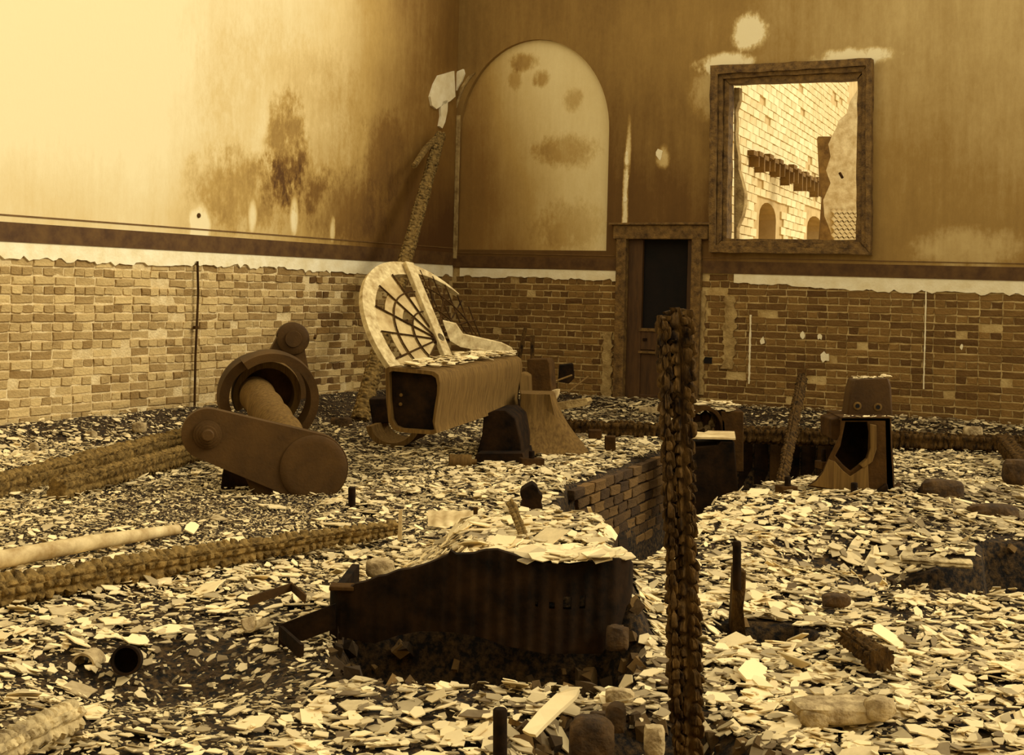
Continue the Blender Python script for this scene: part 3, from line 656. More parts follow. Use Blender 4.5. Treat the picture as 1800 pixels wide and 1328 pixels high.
# ------------------------------------------------------------ crank shaft with webs, left of the middle
def crank():
    nrm = Vector((-.24, .97, 0)).normalized()          # shaft direction, away from the camera
    right = Vector((.97, .24, 0)).normalized(); up = Vector((0, 0, 1))
    C1 = at(551, 824, 8.42); C0 = at(365, 764, 8.26)
    root = thing('crank_shaft', Vector((C1.x, C1.y, 0)), 'fallen crank shaft with two big brown iron webs, lying before the left brick wall', 'machine part')
    def web(name, Ca, ra, Cb, rb, th, px):
        o = Ca; u = right; 
        def to2(p): d = p-o; return d.dot(u), d.z
        bx, bz = to2(Cb); ang = math.atan2(bz, bx); d = math.hypot(bx, bz); beta = math.acos((ra-rb)/d)
        pts = []
        for t in np.linspace(beta, 2*math.pi-beta, 30): pts.append((math.cos(ang+t)*ra, math.sin(ang+t)*ra))
        # waisted lower side: follow the photo, slightly hollow
        for t in np.linspace(-beta, beta, 22): pts.append((bx+math.cos(ang+t)*rb, bz+math.sin(ang+t)*rb))
        b = MB(); b.prism([o+u*x+up*z for x, z in pts], nrm*th)
        return b.build(name, M_crank, root, bevel=.012)
    web('front_web', C1, .215, C0, .155, .13, None)
    # upper edge swell near the small boss
    b = MB(); b.lathe(C0-nrm*.0, -nrm, [(0, .085), (.012, .085), (.014, .07), (.028, .07), (.03, .055), (.045, .052), (.046, .038), (.07, .036), (.075, .03)], 40); b.build('crank_pin_end', M_crank, root)
    b = MB(); b.lathe(C1, -nrm, [(0, .206), (.008, .206), (.012, .200), (.012, .16), (.011, .02)], 56); b.build('disc_face', M_crank, root)
    # shaft
    S0 = at(520, 795, 8.5); S1 = at(448, 690, 10.1); ax = (S1-S0)
    prof = [(0, .12)]; L = ax.length
    for t in np.linspace(.05, .98, 14):
        r = .118 if int(t*14) % 3 else .128
        prof += [(L*t-.03, r), (L*t+.03, r+.003)]
    b = MB(); b.lathe(S0, ax, prof, 36); b.build('shaft', M_ironl, root)
    # broken eccentric sheave round the shaft
    RC = at(474, 700, 10.0); axn = Vector((-.30, .93, .1)).normalized(); xx = axn.cross(up).normalized(); yy = xx.cross(axn)
    def arcring(name, c, r, w, th, a0, a1, m, n=40, drop=0):
        rings = []
        for t in np.linspace(a0, a1, n):
            dr = xx*math.cos(t)+yy*math.sin(t); k = 1-.35*abs((t-a0)/(a1-a0)-.5)**3
            rings.append([c+dr*(r)-axn*w/2, c+dr*(r+th*.15)-axn*w*.0, c+dr*r+axn*w/2, c+dr*(r-th)+axn*w/2, c+dr*(r-th*k)-axn*w/2])
        b = MB(); b.loft(rings); return b.build(name, m, root, smooth=50)
    arcring('sheave_ring', RC, .345, .22, .06, math.radians(-42), math.radians(128), M_crank)
    arcring('sheave_ring', RC+axn*.12-xx*.05, .31, .20, .07, math.radians(95), math.radians(255), M_crank)
    arcring('sheave_lining', RC+axn*.2, .25, .15, .05, math.radians(-60), math.radians(210), M_ironl)
    b = MB(); b.lathe(RC+axn*.25, axn, [(0, .2), (.04, .2), (.05, .14), (.3, .14)], 36); b.build('shaft_collar', M_iron, root)
    # far web and pin
    Cp = at(515, 596, 10.6); Cq = at(480, 690, 10.5)
    fw_pts = [at(489, 590, 10.6), at(462, 640, 10.55), at(430, 665, 10.5), at(440, 720, 10.5), at(540, 700, 10.6), at(545, 660, 10.6), at(536, 615, 10.6)]
    q = fw_pts + [Cp + (right*math.cos(t)+up*math.sin(t))*.128 for t in np.linspace(-.5, math.pi-.1, 16)]
    b = MB(); b.prism(q, nrm*.12); b.build('rear_web', M_crank, root, bevel=.01)
    b = MB(); b.lathe(Cp-nrm*.0, -nrm, [(0, .122), (.03, .122), (.034, .116), (.034, .066), (.05, .062), (.05, .01)], 40); b.build('crank_pin', M_crank, root)
    b = MB(); b.tube([at(552, 592, 10.6), at(556, 593, 10.6)], .02, 8); b.build('pin_stub', M_iron, root)
    # foot under the front web
    f0 = at(400, 800, 8.5); pts = [at(397, 800, 8.6), (at(470, 820, 8.6)), at(480, 880, 8.6), at(387, 862, 8.6), at(390, 835, 8.6)]
    b = MB(); b.prism(pts, (0, .3, 0)); b.build('support_foot', M_ironb, root, bevel=.01)
    # lower fill between lobes of the front web (its belly)
    pts = [at(384, 802, 8.36), at(430, 838, 8.37), at(445, 872, 8.38), at(500, 884, 8.42), at(570, 884, 8.46), at(585, 850, 8.46), at(480, 790, 8.42)]
    b = MB(); b.prism(pts, nrm*.09); b.build('web_belly', M_crank, root, bevel=.01)
crank()

# ------------------------------------------------------------ fallen round iron window with spokes
def wheel():
    Yh = 12.3; hub = at(769, 598, Yh); sc = Yh/F
    a = Vector((-64*sc, .366, 132*sc)); bb = Vector((-104*sc, -.645, 18*sc))
    a.z = .677; R = a.length; bb = (bb - a*bb.dot(a)/a.dot(a)).normalized()*R; nn = a.cross(bb).normalized()
    if nn.y > 0: nn = -nn
    root = thing('round_window_frame', Vector((hub.x, hub.y, 0)), 'fallen round spoked window frame, half its panels left, leaning behind the box beam', 'window frame')
    P = lambda th, r: hub + (a*math.cos(th)+bb*math.sin(th))*r
    def sector(name, r0, r1, t0, t1, m, th=.02, n=14, lift=0):
        ts = np.linspace(math.radians(t0), math.radians(t1), n); q = [P(t, r1)+nn*lift for t in ts] + [P(t, r0)+nn*lift for t in ts[::-1]]
        b = MB(); b.prism(q, -nn*th); return b.build(name, m, root, smooth=0)
    sector('rim', .86, 1.03, -8, 138, M_limew, .05, 40); 
    # free ends of the rim on the far half
    ts = np.linspace(math.radians(-6), math.radians(-46), 14); q = [P(t, 1.03) for t in ts]+[P(t, .90+.12*i/13) for i, t in list(enumerate(ts))[::-1]]
    b = MB(); b.prism(q, -nn*.04); b.build('rim', M_limew, root)
    q = [at(778, 565, Yh), at(800, 571, Yh), at(812, 590, Yh), at(850, 600, Yh), at(880, 608, Yh), at(899, 618, Yh), at(907, 631, Yh), at(890, 633, Yh), at(850, 622, Yh), at(808, 612, Yh), at(790, 600, Yh)]
    q = [p + Vector((0, (p.x-hub.x)*1.0, 0)) for p in q]
    b = MB(); b.prism(q, (0, .03, .01)); b.build('broken_segment', M_limew, root, smooth=0)
    # diameter bar
    d = a.normalized(); w = bb.normalized()*.055
    b = MB(); b.prism([hub+a*1.0+w, hub+a*1.0-w, hub-a*.75-w, hub-a*.75+w], nn*.05); b.build('middle_bar', M_limew, root, bevel=.006)
    # radial spokes and two rings of glazing bars
    for i, deg in enumerate((22, 45, 68, 90, 112, 134)):
        t = math.radians(deg); b = MB(); b.tube([P(t, .06)+nn*.012, P(t, .87)+nn*.012], .008, 6); b.build('spoke', M_iron, root)
    for i, deg in enumerate((-20, -34, -48, -63, -78)):
        t = math.radians(deg); e = random.uniform(.85, 1.1); b = MB(); mid = P(t, .5)+Vector((0, 0, random.uniform(-.05, .02))); b.tube([P(t, .06), mid, P(t, e)-Vector((0, 0, .05))], .009, 6); b.build('spoke', M_iron, root)
    for r_, t0, t1 in ((.36, 5, 140), (.62, 5, 138), (.45, -5, -75), (.72, -5, -80)):
        b = MB(); b.tube([P(math.radians(t), r_)+nn*.014 for t in np.linspace(t0, t1, 16)], .007, 6); b.build('ring_bar', M_iron, root)
    for i in range(5):                      # sagging bent bars of the far half
        t0 = math.radians(-12-i*11); p = P(t0, .98); b = MB()
        q = P(math.radians(-95), .35+i*.16); b.tube([p, (p+q)/2+Vector((0, 0, -.05-.02*i)), q], .007, 6); b.build('bent_bar', M_iron, root)
    # panels kept between the bars
    gaps = {('o', 2), ('o', 5), ('m', 1), ('i', 3)}
    bounds = [0, 22, 45, 68, 90, 112, 134]
    for k in range(6):
        for key, r0, r1 in (('o', .63, .86), ('m', .37, .61), ('i', .1, .35)):
            if key == 'o' and k in (0,): continue
            if key == 'm' and k == 0: r1 -= .05
            if key == 'o' and k in (2, 4): r1v = r0+.10; sector('pane', r0, r1v, bounds[k]+1, bounds[k+1]-1, M_pane, .006); continue
            if key == 'm' and k == 2: sector('pane', r0+.12, r1, bounds[k]+1, bounds[k+1]-1, M_pane, .006); continue
            sector('pane', r0, r1, bounds[k]+1, bounds[k+1]-1, M_pane, .006)
    b = MB(); b.lathe(hub+nn*.0, nn, [(0, .075), (.025, .075), (.03, .04), (.05, .04)], 20); b.build('hub', M_iron, root)
wheel()

# ------------------------------------------------------------ box beam on flared leg (engine bed)
def engine_bed():
    d = Vector((.563, 2.4, 0)).normalized(); lf = Vector((-.97, .228, 0)).normalized(); up = Vector((0, 0, 1))
    O = at(765, 762, 9.0)
    root = thing('engine_bed', Vector((at(910, 800, 10.6).x, 10.6, 0)), 'hollow box beam of the engine bed on a flared iron leg, slates on top', 'machine frame')
    L = 2.46; w, h = .345, .41
    def sec(s, ww=w, hh=h, n=9):
        # rounded right side: bulges at the top, tucks in at the bottom
        pts = []
        rr = [(0.01, .0), (-.005, .06), (.006, .16), (.022, .26), (.024, .33), (.012, .385), (-.02, .405), (-.06, .41)]
        lft = [(-ww+.01, hh+.015), (-ww-.012, hh), (-ww, .2), (-ww+.02, .06), (-ww+.05, .012), (-ww+.1, -.005), (-.02, -.01)]
        for x, z in rr+lft: pts.append(O + d*s + lf*(-x) + up*z*(hh/h))
        return pts
    rings = [sec(s) for s in np.linspace(0, L, 8)]
    b = MB(); n = len(rings[0])
    inner = [[c + (p-c)*.88 for p in r] for r, c in ((rings[0], sum(rings[0], Vector())/n), (sec(.45), sum(sec(.45), Vector())/n))]
    b.loft(rings, cap=False); k0 = len(b.v)
    # hollow mouth: rim, inner skin, dark bottom
    b.add(rings[0]+inner[0], [(i, (i+1) % n, (i+1) % n+n, i+n) for i in range(n)]); b.add(inner[0]+inner[1], [(i, (i+1) % n, (i+1) % n+n, i+n) for i in range(n)])
    b.add(inner[1], [tuple(range(n))]); b.add(rings[-1], [tuple(range(n))])
    b.build('box_beam', M_ironl, root, smooth=50)
    q = [c_ for c_ in inner[0]]; cc = sum(q, Vector())/n
    b = MB(); b.prism([cc+(p-cc)*.99+d*.05 for p in q], d*.01); b.build('end_plate', M_ironb, root, smooth=0)
    for (px, py) in ((713, 693), (712, 709)):
        p = at(px, py, 9.2); b = MB(); b.lathe(p-d*.09, -d, [(0, .012), (.012, .012), (.014, .006)], 10); b.build('bolt_head', M_ironl, root)
    # end flange and tall bearing cheek behind
    e = O+d*L
    b = MB(); b.prism([at(912, 655, 11.35), at(922, 655, 11.4), at(930, 660, 11.4), at(932, 722, 11.4), at(915, 728, 11.35)], d*.15); b.build('end_flange', M_ironl, root, bevel=.01)
    b = MB(); b.prism([at(926, 632, 11.5), at(962, 631, 11.5), at(966, 640, 11.5), at(970, 700, 11.5), at(928, 700, 11.5)], d*.22); b.build('bearing_cheek', M_iron, root, bevel=.008)
    b = MB(); b.prism([at(928, 692, 11.2), at(945, 692, 11.2), at(947, 716, 11.2), at(928, 716, 11.2)], d*.2); b.build('bearing_block', M_ironb, root, bevel=.006)
    # curved bearing lip
    c = at(952, 688, 11.25); rings = []
    for t in np.linspace(-1.5, .1, 10):
        dr = Vector((math.cos(t), 0, math.sin(t))); rings.append([c+dr*.085, c+dr*.125, c+dr*.125+d*.14, c+dr*.085+d*.14])
    b = MB(); b.loft(rings); b.build('bearing_lip', M_pale, root, smooth=40)
    # flared leg (concave both ways)
    cx = at(952, 720, 11.3); rings = []
    for t in np.linspace(0, 1, 12):
        z = .46*(1-t)+.02; fl = t**2.4
        xl = -.17-.01*t; xr = .10+.16*t+.13*fl; y0 = -.12-.20*fl; y1 = .25+.1*fl
        c0 = at(952, 720, 11.0); bx = c0.x
        rings.append([Vector((bx+xl, 11.0+y0, z)), Vector((bx-.03+.03*t, 11.0+y0-.03, z)), Vector((bx+.02+.05*t, 11.0+y0-.0, z)), Vector((bx+xr*.6, 11.0+y0-.02, z)), Vector((bx+xr, 11.0+y0+.05, z)), Vector((bx+xr, 11.0+y1, z)), Vector((bx+xl, 11.0+y1, z))])
    b = MB(); b.loft(rings); b.build('flared_leg', M_ironl, root, smooth=60)
    b = MB(); b.prism([at(946, 715, 11.0), at(968, 690, 11.1), at(975, 690, 11.1), at(990, 740, 11.0), at(946, 740, 11.0)], (0, .2, 0)); b.build('leg_neck', M_ironl, root, bevel=.01)
    # dark arched inner leg
    b = MB(); b.prism([at(835, 808, 10.35), at(847, 765, 10.35), at(850, 730, 10.35), at(868, 722, 10.35), at(890, 722, 10.35), at(905, 735, 10.35), at(914, 770, 10.35), at(918, 806, 10.35)], (.1, .55, 0)); b.build('inner_leg', M_ironb, root, bevel=.008)
    b = MB(); b.prism([at(838, 798, 10.15), at(918, 798, 10.15), at(922, 812, 10.15), at(832, 812, 10.15)], (.1, .75, 0)); b.build('sole_plate', M_ironb, root)
    return O, d, lf, L, w, h
BED = engine_bed()

# ------------------------------------------------------------ slates and grit
def shard_mesh(seed, big, el, kind=0):
    rnd = random.Random(seed); n = rnd.choice((5, 6, 6, 7)); pts = []
    if kind == 0: base = [(-.5, -.5), (.0, -.52), (.5, -.45), (.52, .1), (.42, .5), (-.1, .5), (-.5, .4)]
    elif kind == 1: base = [(-.5, -.5), (.5, -.35), (.35, .15), (.05, .55), (-.3, .3)]
    else: base = [(-.5, -.3), (-.1, -.5), (.45, -.4), (.55, .05), (.2, .3), (.1, .52), (-.45, .35)]
    for x, y in base: pts.append(((x+rnd.uniform(-.1, .1)), (y+rnd.uniform(-.1, .1))*el, 0))
    b = MB(); b.prism(pts, (0, 0, -.05)); return b.mesh('slate_shard', smooth=0)
def normals(X, Y, e=.04):
    dx = (gz(X+e, Y)-gz(X-e, Y))/(2*e); dy = (gz(X, Y+e)-gz(X, Y-e))/(2*e); return np.stack([-dx, -dy, np.ones_like(dx)], -1), np.hypot(dx, dy)
def in_room(X, Y, m=.06):
    return ((X-CORN.x)*.871-(Y-CORN.y)*.491 > m) & (-(X-CORN.x)*.491-(Y-CORN.y)*.871 > m)
def frames(N, yaw, tiltx, tilty):
    N = N/np.linalg.norm(N, axis=1, keepdims=True)
    x = np.stack([np.cos(yaw), np.sin(yaw), 0*yaw], -1); x = x - N*(x*N).sum(1, keepdims=True); x /= np.linalg.norm(x, axis=1, keepdims=True); y = np.cross(N, x)
    ct, st = np.cos(tiltx)[:, None], np.sin(tiltx)[:, None]; y, N = y*ct+N*st, N*ct-y*st
    ct, st = np.cos(tilty)[:, None], np.sin(tilty)[:, None]; x, N = x*ct+N*st, N*ct-x*st
    return x, y, N
def sample(n, y0, y1, p=1.0):
    # density thins with distance: far pieces are smaller than a pixel anyway
    u = rng.random(n); Y = (y0**(2-p)+(y1**(2-p)-y0**(2-p))*u)**(1/(2-p)); X = (rng.random(n)*2-1)*(.43*Y+.1)
    k = in_room(X, Y); return X[k], Y[k]
def coarse(X, Y):                     # 0 fine grit .. 1 whole broken slates
    c = .30+.9*(fbm(X*1.1+20, Y*1.1)-.32)
    c = c + .35*ss(X, -.9, .2) - .45*np.exp(-(((X+1.6)/1.1)**2+((Y-7.6)/1.0)**2)) - .4*np.exp(-(((X+1.1)/.35)**2+((Y-4.75)/.45)**2)) - .35*ss(Y, 10.5, 13)
    return np.clip(c, 0, 1)
POSTS = [(-.2, 1)]
def scatter(n, smin, smax, y0, y1, p, mult, name, m, label, cat, tmean, zoff=(0, .02), cthr=None, tiltsd=.16):
    X, Y = sample(n, y0, y1, p); C = coarse(X, Y); N, sl_ = normals(X, Y)
    keep = (sl_ < 1.1)
    if cthr == 'coarse': keep &= rng.random(len(X)) < .15+.95*C
    if cthr == 'fine': keep &= rng.random(len(X)) < 1.1-.75*C
    dpit = seg_in(PIT, X, Y); keep &= (dpit < .05) | (rng.random(len(X)) < .08)
    dtr = seg_in(TRENCH, X, Y); keep &= (dtr < .0) | (rng.random(len(X)) < .1)
    keep &= (seg_in(FRONT, X, Y) < .06) | (rng.random(len(X)) < .15)
    keep &= (seg_in(HOLE, X, Y) < .0) | (rng.random(len(X)) < .08)
    keep &= (seg_in(NEAR, X, Y) < .05) | (rng.random(len(X)) < .3)
    X, Y, N, C = X[keep], Y[keep], N[keep], C[keep]; k = len(X)
    yaw = rng.random(k)*2*np.pi; x, y, nn = frames(N, yaw, rng.normal(0, tiltsd, k), rng.normal(0, tiltsd, k))
    size = (smin+(smax-smin)*rng.random(k)**1.8)*(.6+.7*C if cthr == 'coarse' else 1)
    el = .35+.5*rng.random(k); th = np.clip(size*.05, .002, .006)
    nv = mult; ang = (rng.random((k, nv))*.55+np.arange(nv)[None])/nv*2*np.pi
    rad = .34+.32*rng.random((k, nv)); px = np.cos(ang)*rad*size[:, None]; py = np.sin(ang)*rad*size[:, None]*el[:, None]
    Z = gz(X, Y)+rng.uniform(zoff[0], zoff[1], k)+.006; c = np.stack([X, Y, Z], -1)
    top = c[:, None]+px[..., None]*x[:, None]+py[..., None]*y[:, None]+nn[:, None]*th[:, None, None]
    bot = c[:, None]+px[..., None]*x[:, None]+py[..., None]*y[:, None]
    vs = np.concatenate([top, bot], 1).reshape(-1, 3); base = np.arange(k)*2*nv
    i = np.arange(nv); j = (i+1) % nv
    sides = (base[:, None, None]+np.stack([i, i+nv, j+nv, j], -1)[None]).reshape(-1, 4)
    tops = base[:, None]+i[None]; bots = base[:, None]+nv+i[None, ::-1]
    me = bpy.data.meshes.new(name); nf = k*(nv+2)
    me.vertices.add(len(vs)); me.vertices.foreach_set('co', vs.ravel())
    loops = np.concatenate([tops.ravel(), bots.ravel(), sides.ravel()]); me.loops.add(len(loops)); me.loops.foreach_set('vertex_index', loops.astype(np.int32))
    cnt = np.concatenate([np.full(2*k, nv), np.full(k*nv, 4)]); st = np.concatenate([[0], np.cumsum(cnt)[:-1]])
    me.polygons.add(nf); me.polygons.foreach_set('loop_start', st.astype(np.int32)); me.polygons.foreach_set('loop_total', cnt.astype(np.int32))
    dirt_and_shade = .45*np.exp(-(((X-2.9)/.8)**2+((Y-8.4)/1.2)**2)) + .25*ss(Y, 10.5, 12.5) + .3*(seg_in(NEAR, X, Y) > -.05) + .22*(seg_in(FRONT, X, Y) > -.28)*(Y < 4.75) + .25*np.exp(-(((X-1.75)/.5)**2+((Y-6.75)/.4)**2)) + .3*np.exp(-(((X+1.1)/.3)**2+((Y-4.9)/.4)**2))  # dark rubble zones, plus shade painted into the slates before the tub
    tone = np.clip(rng.normal(tmean, .27, k) - dirt_and_shade + .25*(fbm(X*2.5, Y*2.5+7)-.45)*2, 0.02, 1)
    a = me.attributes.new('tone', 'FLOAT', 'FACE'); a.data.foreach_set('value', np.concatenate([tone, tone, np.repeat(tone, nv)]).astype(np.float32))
    me.update(); me.validate(); me.shade_flat()
    o = link(name, me, m); tag(o, label, cat, kind='stuff'); return o
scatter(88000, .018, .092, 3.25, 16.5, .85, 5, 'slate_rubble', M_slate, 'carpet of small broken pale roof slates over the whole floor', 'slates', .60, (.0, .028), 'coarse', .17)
_s = sample
def sample(n, y0, y1, p=1.0):             # the gritty stretch round the logs and the crank
    X, Y = _s(n, y0, y1, p); k = (X < -.1*Y+.4); return X[k], Y[k]
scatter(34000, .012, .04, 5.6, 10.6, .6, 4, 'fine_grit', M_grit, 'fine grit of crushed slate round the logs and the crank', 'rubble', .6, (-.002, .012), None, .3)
sample = _s
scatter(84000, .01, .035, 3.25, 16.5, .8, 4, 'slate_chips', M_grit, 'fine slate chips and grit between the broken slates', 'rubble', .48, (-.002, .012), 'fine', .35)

def hollow_rubble():
    J = MB(); rr = random.Random(5)
    for poly, n, dy in ((FRONT, 260, 0), (TRENCH, 160, 0), (HOLE, 50, 0), (NEAR, 420, 0), (PIT, 240, 0)):
        xs = [p[0] for p in poly]; ys = [p[1] for p in poly]; k = 0
        while k < n:
            x, y = rr.uniform(min(xs), max(xs)), rr.uniform(min(ys), max(ys)); k += 1
            if float(seg_in(poly, np.array([x]), np.array([y]))[0]) < 0: continue
            r = rr.uniform(.012, .04); c = Vector((x, y, g1(x, y)+r*.3)); R_ = rotm(rr.uniform(0, 6), rr.uniform(0, 6), rr.uniform(0, 6))
            vs = [c + R_ @ Vector((a*r*rr.uniform(.6, 1.1), b_*r*rr.uniform(.4, .9), d*r*rr.uniform(.3, .7))) for a in (-1, 1) for b_ in (-1, 1) for d in (-1, 1)]
            J.add(vs, [(0, 1, 3, 2), (4, 6, 7, 5), (0, 4, 5, 1), (2, 3, 7, 6), (0, 2, 6, 4), (1, 5, 7, 3)], rr.random()*.9+.05)
    m = mat('hollow_rubble', (26, 17, 7), (118, 90, 46), 20, .95, .1, .9, .3, tone='attr', tmix=.7)  # darker tones than the slates outside the hollows
    o = J.build('hollow_rubble', m, smooth=0); tag(o, 'dark rubble lying in the hollows, the trench and the pit', 'rubble', kind='stuff')
hollow_rubble()
# the slates that show largest: one object each
LAND = [(-1.22, 4.62, 'the round iron pot'), (.50, 3.98, 'the tall burnt post'), (-.02, 3.95, 'the short pipe stump'), (-1.75, 5.35, 'the long charred log'), (-.4, 4.6, 'the tub casting'), (1.0, 5.35, 'the dark hole'),
        (1.35, 4.95, 'the short charred log chunk'), (1.0, 4.25, 'the white stone slab'), (2.0, 6.0, 'the rectangular trench'), (1.9, 8.2, 'the iron pedestal'), (-1.25, 8.2, 'the crank web'), (.2, 10.3, 'the flared engine leg'), (.1, 5.6, 'the rim of the tub'),
        (-1.9, 5.9, 'the pale wooden pole'), (-1.5, 4.0, 'the split white log'), (-.55, 5.3, 'the angle iron strip'), (-.95, 5.7, 'the bent iron strip'), (.55, 4.9, 'the stone block under the tub'), (.15, 6.6, 'the leaning stakes'), (1.9, 4.6, 'the fine slate slope')]
def big_slates():
    V = []
    for k in range(3):
        for el, nm in ((.95, 'square'), (.6, 'oblong'), (.38, 'narrow')):
            for i in range(2): V.append((shard_mesh(k*17+i*5+int(el*10), 1, el, k), el, k))
    for me, _, _ in V: me.materials.append(M_slatep)
    got = []; tries = 0
    while len(got) < 290 and tries < 60000:
        tries += 1; X, Y = sample(1, 3.3, 8.8, .2) if len(got) > 40 else sample(1, 3.3, 5.5, .2)
        if not len(X): continue
        x, y = float(X[0]), float(Y[0])
        if abs(x/y) > .385: continue
        if any(float(seg_in(pl, X, Y)[0]) > -.03 for pl in (PIT, TRENCH, FRONT, HOLE, NEAR)): continue
        if random.random() > float(coarse(X, Y)[0])+.12: continue
        if any((x-a)**2+(y-b)**2 < .006 for a, b, _ in got): continue
        N, s_ = normals(X, Y)
        if s_[0] > .8: continue
        got.append((x, y, N[0]))
    used = {}
    for x, y, N in got:
        me, el, kd = random.choice(V); size = random.uniform(.08, .15)*(1 if y < 6 else 1.05)
        tip = random.random() < .16; tx = random.gauss(0, .10)+(random.choice((-1, 1))*random.uniform(.3, .6) if tip else 0)
        fx, fy, fz = frames(np.array([N]), np.array([yw := random.uniform(0, 6.28)]), np.array([tx]), np.array([random.gauss(0, .08)]))
        Mx = Matrix.Identity(4)
        for r_ in range(3): Mx[r_][0] = fx[0][r_]*size; Mx[r_][1] = fy[0][r_]*size; Mx[r_][2] = fz[0][r_]*size*.8; Mx[r_][3] = (x, y, g1(x, y)+.022+(abs(tx)*.3*size if tip else 0))[r_]
        o = link('slate_shard', me, None); o.matrix_world = Mx
        a, b_, nm = min(LAND, key=lambda L: (L[0]-x)**2+(L[1]-y)**2); dx, dy = x-a, y-b_
        side = ('to the right of' if dx > 0 else 'to the left of') if abs(dx) > abs(dy) else ('behind' if dy > 0 else 'in front of')
        near = 'just' if math.hypot(dx, dy) < .3 else 'well' if math.hypot(dx, dy) > .7 else 'near'
        shape = {.95: 'squarish', .6: 'oblong', .38: 'narrow'}[el] + (' pointed' if kd == 1 else ' notched' if kd == 2 else '')
        side = side.replace('to the ', '') if not dx > 0 or abs(dx) <= abs(dy) else 'right of'
        lab = f"{'large ' if size > .125 else 'small ' if size < .095 else ''}{shape} slate {'tipped up' if tip else 'lying flat'} {'crosswise' if abs(math.cos(yw)) > .7 else 'end-on'} {near} {side} {nm}" 
        tag(o, lab, 'slate', f'broken slates {side} {nm}')
big_slates()

# slates lying on ironwork
def slate_heap(parent_name, fn, n, size, label, cat='slates', m=None, tone=.65):
    b = MB()
    for i in range(n):
        p, N = fn(); s = random.uniform(*size); el = random.uniform(.4, .9)
        fx, fy, fz = frames(np.array([N]), np.array([random.uniform(0, 6.28)]), np.array([random.gauss(0, .14)]), np.array([random.gauss(0, .14)]))
        fx, fy, fz = Vector(fx[0]), Vector(fy[0]), Vector(fz[0]); k = 6; q = []
        for j in range(k):
            t = 2*math.pi*(j+random.random()*.7)/k; r = s*random.uniform(.35, .6); q.append(Vector(p)+fx*math.cos(t)*r+fy*math.sin(t)*r*el)
        k0 = len(b.f); b.prism(q, fz*.004); 
        for f in range(k0, len(b.f)): b.t[f] = min(1, max(.05, random.gauss(tone, .2)))
    o = b.build(parent_name, m or M_slate, smooth=0); tag(o, label, cat, kind='stuff'); return o
def rim_pt():
    px = random.uniform(895, 1095); p = at(px, 972+random.random()*6, 4.86+random.uniform(0, .14)); return p, (random.uniform(-.1, .1), -.25, 1)
slate_heap('slates_on_rim', rim_pt, 60, (.06, .13), 'slates spilling over the right half of the tub rim')
O_, d_, lf_, L_, w_, h_ = BED
slate_heap('slates_on_beam', lambda: (O_+d_*random.uniform(.03, 2.4)+lf_*random.uniform(.04, .36)+Vector((0, 0, h_+.012+random.random()*.03)), (0, 0, 1)), 190, (.05, .15), 'loose slates heaped along the top of the box beam')

